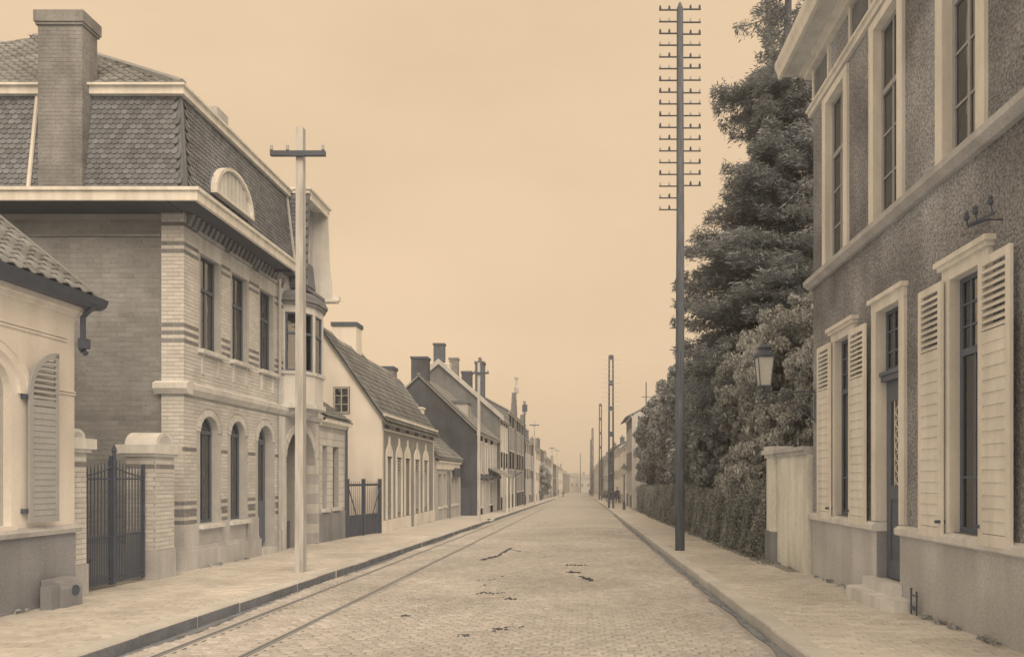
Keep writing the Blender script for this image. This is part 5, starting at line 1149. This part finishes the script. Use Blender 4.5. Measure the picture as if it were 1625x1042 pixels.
def hedge(y0, y1, h, x0, label, n):
    T = thing('hedge', label, 'hedge', (x0+.45, (y0+y1)/2, g(y0)), 'clipped hedges along the right pavement'); w_ = .9; zt = h
    z0 = g((y0+y1)/2)
    b = MB().box(ID, x0+.17, x0+w_-.1, y0+.1, y1-.1, z0-.3, zt-.26); b.build('core', m_bark, T)  # solid dark box added inside the foliage to stop light leaking through
    A = [(y1-y0)*(h-z0)*1.3, (y1-y0)*w_, w_*(h-z0)]; tot = sum(A); C = []; N = []
    for k, a in enumerate(A):
        m = int(n*a/tot); u = rng.uniform(0, 1, m); v = rng.uniform(0, 1, m); d = rng.normal(0, .04, m)
        if k == 0: P = np.stack([x0+d, y0+(y1-y0)*u, z0+(zt-z0)*v], 1); nn = [-1, 0, .3]
        elif k == 1: P = np.stack([x0+w_*v, y0+(y1-y0)*u, zt+d], 1); nn = [-.2, 0, 1]
        else: P = np.stack([x0+w_*u, y0+d, z0+(zt-z0)*v], 1); nn = [0, -1, .3]
        P[:, 0] += (.05*np.sin(P[:, 1]*1.3+1)+.16*np.clip((P[:, 2]-z0)/(zt-z0), 0, 1)**8)*(k == 0)
        if k == 1: P[:, 2] -= .14*(1-v)**8+.10*np.abs(np.sin(P[:, 1]*.9))
        P[:, 0] += .05*np.sin(P[:, 1]*2.3+P[:, 2]*3)*(k == 0)+.035*np.sin(P[:, 1]*7+P[:, 2]*5)*(k == 0); P[:, 2] += .05*np.sin(P[:, 1]*2.1)*(k == 1)+.03*np.sin(P[:, 1]*6.3)*(k == 1)
        C.append(P); N.append(np.tile(np.array(nn, float), (m, 1)))
    C = np.concatenate(C); N = np.concatenate(N); U, V = leaf_axes(len(C), N, .032, jit=.95); quads('foliage', C, U, V, m_hedge, T)
hedge(15.2, 21.0, 1.28, 3.95, 'nearest clipped hedge running from the weathered pier', 60000)
hedge(21.1, 29.8, 1.20, 3.98, 'second clipped hedge from the pier, beside the tall tarred pole', 45000)
hedge(30.0, 38.5, 1.18, 3.95, 'third clipped hedge from the pier', 30000)
hedge(38.7, 50.5, 1.0, 3.98, 'farthest clipped hedge by the post lantern', 25000)
# shrub behind the iron gate, ground strip under the hedge
tree('garden_shrub', 'small dark shrub growing behind the left leaf of the iron gate', 'shrub', (-7.9, 10.5, g(10.5)), [(-7.95, 10.45, .35, .34, .3, .42), (-8.05, 10.8, .15, .3, .3, .3)], 5000, .04, m_leafd, trunk=.03)
tree('street_tree', 'small dark street tree on the left pavement far down the row', 'tree', (-5.9, 100, g(100)), [(-5.9, 100, 1.4, 1.3, 1.6, 1.9), (-5.8, 101, .4, 1.1, 1.3, 1.3)], 4000, .25, m_leafd, trunk=.12)
struct(strip('yard', [-18, -7.75], [9.7, 13.3], 0, m_earth, zf=lambda x, y: g(y)-.006))
struct(strip('garden_bed', [3.85, 14], [13.0, 58], 0, m_earth, zf=lambda x, y: g(y)+.004))
n = 2600; C = np.stack([rng.uniform(3.72, 3.95, n)-np.abs(rng.normal(0, .04, n)), rng.uniform(14.2, 40, n), np.zeros(n)], 1); C[:, 2] = [g(q)+.012 for q in C[:, 1]]
T = solo(quads('weeds', C, *leaf_axes(n, np.tile([0., 0, 1.], (n, 1)), .03), m_hedge, None), 'weeds and fallen leaves at the foot of the clipped hedges', 'weeds', kind='stuff')

pts = []
for (xa, ya, xb, yb, m_) in ((-7.06, 8.2, -7.05, 9.6, 90), (-7.45, 13.3, -7.45, 16.1, 120), (4.13, 6.8, 4.13, 8.4, 220), (4.12, 10.2, 4.12, 12.5, 160), (4.05, 12.6, 4.05, 14.5, 120), (3.9, 14.5, 3.95, 15.1, 120), (-7.2, 24.8, -7.1, 33, 160)):
    cs = rng.uniform(0, 1, max(3, m_//14)); t = np.clip(cs[rng.integers(0, len(cs), m_)]+rng.normal(0, .02, m_), 0, 1); y_ = ya+(yb-ya)*t; pts.append(np.stack([xa+(xb-xa)*t+rng.normal(0, .025, m_)-(.02 if xa > 0 else -.02), y_, np.array([g(q) for q in y_])+rng.uniform(.005, .05, m_)], 1))
C = np.concatenate(pts); solo(quads('weeds', C, *leaf_axes(len(C), np.tile([0., 0, .6], (len(C), 1)), .022), m_leafd, None), 'tiny weeds growing at the feet of the house walls', 'weeds', kind='stuff')

# ------------------------------------------------------------------ people and cart, far down the street
def person(label, x, y, rot, coat=m_cloth, stride=.16, h=1.7):
    k = h/1.72; J = [((0, 0, .95), .15), ((0, 0, 1.18), .14), ((0, 0, 1.40), .17), ((0, 0, 1.50), .06), ((0, .01, 1.58), .085), ((0, .01, 1.68), .09),
        ((.19, 0, 1.42), .06), ((.25, .05, 1.15), .05), ((.24, .14, .90), .04), ((-.19, 0, 1.42), .06), ((-.25, -.05, 1.15), .05), ((-.24, .02, .88), .04),
        ((.09, 0, .88), .10), ((.10, stride*.6, .48), .075), ((.10, stride, .08), .05), ((.10, stride+.14, .03), .04), ((-.09, 0, .88), .10), ((-.10, -stride*.3, .48), .075), ((-.10, -stride, .10), .05), ((-.10, -stride+.14, .04), .04)]
    E = [(0, 1), (1, 2), (2, 3), (3, 4), (4, 5), (2, 6), (6, 7), (7, 8), (2, 9), (9, 10), (10, 11), (0, 12), (12, 13), (13, 14), (14, 15), (0, 16), (16, 17), (17, 18), (18, 19)]
    me = bpy.data.meshes.new('body'); me.from_pydata([tuple(c*k for c in j[0]) for j in J], E, []); o = bpy.data.objects.new('body', me); sc.collection.objects.link(o)
    md = o.modifiers.new('skin', 'SKIN'); sv = me.skin_vertices[0].data
    for i, j in enumerate(J): sv[i].radius = (j[1]*k, j[1]*k)
    sv[0].use_root = True; o.modifiers.new('sub', 'SUBSURF').levels = 1
    dg = bpy.context.evaluated_depsgraph_get(); m2 = bpy.data.meshes.new_from_object(o.evaluated_get(dg)); bpy.data.objects.remove(o)
    m2.materials.clear(); m2.materials.append(coat); m2.materials.append(m_skin)
    for p in m2.polygons: p.material_index = 1 if (1.50*k < p.center.z < 1.68*k or (p.center.z < .93*k and abs(p.center.x) > .2*k)) else 0; p.use_smooth = True
    T = thing('person', label, 'person', (x, y, g(y)-(0 if x < KL or x > KR else .09))); T.rotation_euler.z = rot
    b = bpy.data.objects.new('body', m2); sc.collection.objects.link(b); b.parent = T
    hm = MB().lathe((0, .01, 1.70*k), [(.14, 0), (.145, .015), (.10, .02), (.095, .10), (.06, .13)], 10).mesh('hat', m_dark); q = bpy.data.objects.new('hat', hm); sc.collection.objects.link(q); q.parent = T
    lm = MB().lathe((0, 0, .52*k), [(.22, 0), (.20, .2), (.17, .45), (.17, .5)], 10).mesh('coat_skirt', coat); q = bpy.data.objects.new('coat_skirt', lm); sc.collection.objects.link(q); q.parent = T
person('person in long dark coat standing on the left pavement by the street tree', -5.7, 95, .4)
person('person in dark clothes walking at the far end of the left pavement', -5.3, 150, 3.0)
person('person in dark clothes crossing the road near its far end', -4.4, 160, 1.5)
person('person in dark coat standing beside the loaded handcart', 4.0, 79, 2.6)
person('person in dark clothes far down the right kerb', 1.9, 175, .2)
person('small figure in dark clothes on the left pavement beyond the street tree', -5.6, 128, 3.1)
T = thing('handcart', 'dark handcart with a bushy load behind the nearest twin leg pole', 'cart', (3.3, 80, g(80))); z = g(80); x, y = 3.2, 80
MB().box(ID, x-.9, x+.9, y-.5, y+.5, z+.55, z+.65).box(ID, x-.9, x+.9, y-.53, y-.5, z+.55, z+.95).box(ID, x-.9, x+.9, y+.5, y+.53, z+.55, z+.95).build('bed', m_dark, T)
for s in (-1, 1):
    b = MB(); c = Vector((x, y+s*.62, z+.42)); b.tube([c+Vector((.42*math.cos(t), 0, .42*math.sin(t))) for t in [k*2*math.pi/16 for k in range(17)]], .03, 5)
    for k in range(8): b.tube([c, c+Vector((.42*math.cos(k*math.pi/4), 0, .42*math.sin(k*math.pi/4)))], .018, 4)
    b.build('wheel', m_dark, T); MB().tube([(x+.9, y+s*.35, z+.6), (x+1.7, y+s*.3, z+.75)], .03, 5).build('handle', m_dark, T)
C, U, V = blob_leaves([(x-.1, y, z+1.05, .95, .5, .42)], 2500, .12); quads('load', C, U, V, m_hedge, T)

# ------------------------------------------------------------------ haze
hb = MB().box(ID, -880, 880, -29, 880, -8.5, 24).build('haze', [], None); hm = bpy.data.materials.new('haze_air'); hm.use_nodes = True; n = hm.node_tree.nodes; n.remove(n['Principled BSDF'])
pv = n.new('ShaderNodeVolumePrincipled'); pv.inputs['Color'].default_value = (.97, .97, .97, 1); pv.inputs['Density'].default_value = .0017; pv.inputs['Anisotropy'].default_value = .3
hm.node_tree.links.new(pv.outputs[0], n['Material Output'].inputs['Volume']); hb.data.materials.clear(); hb.data.materials.append(hm)
solo(hb, 'pale haze hanging in the street', 'haze', kind='stuff')
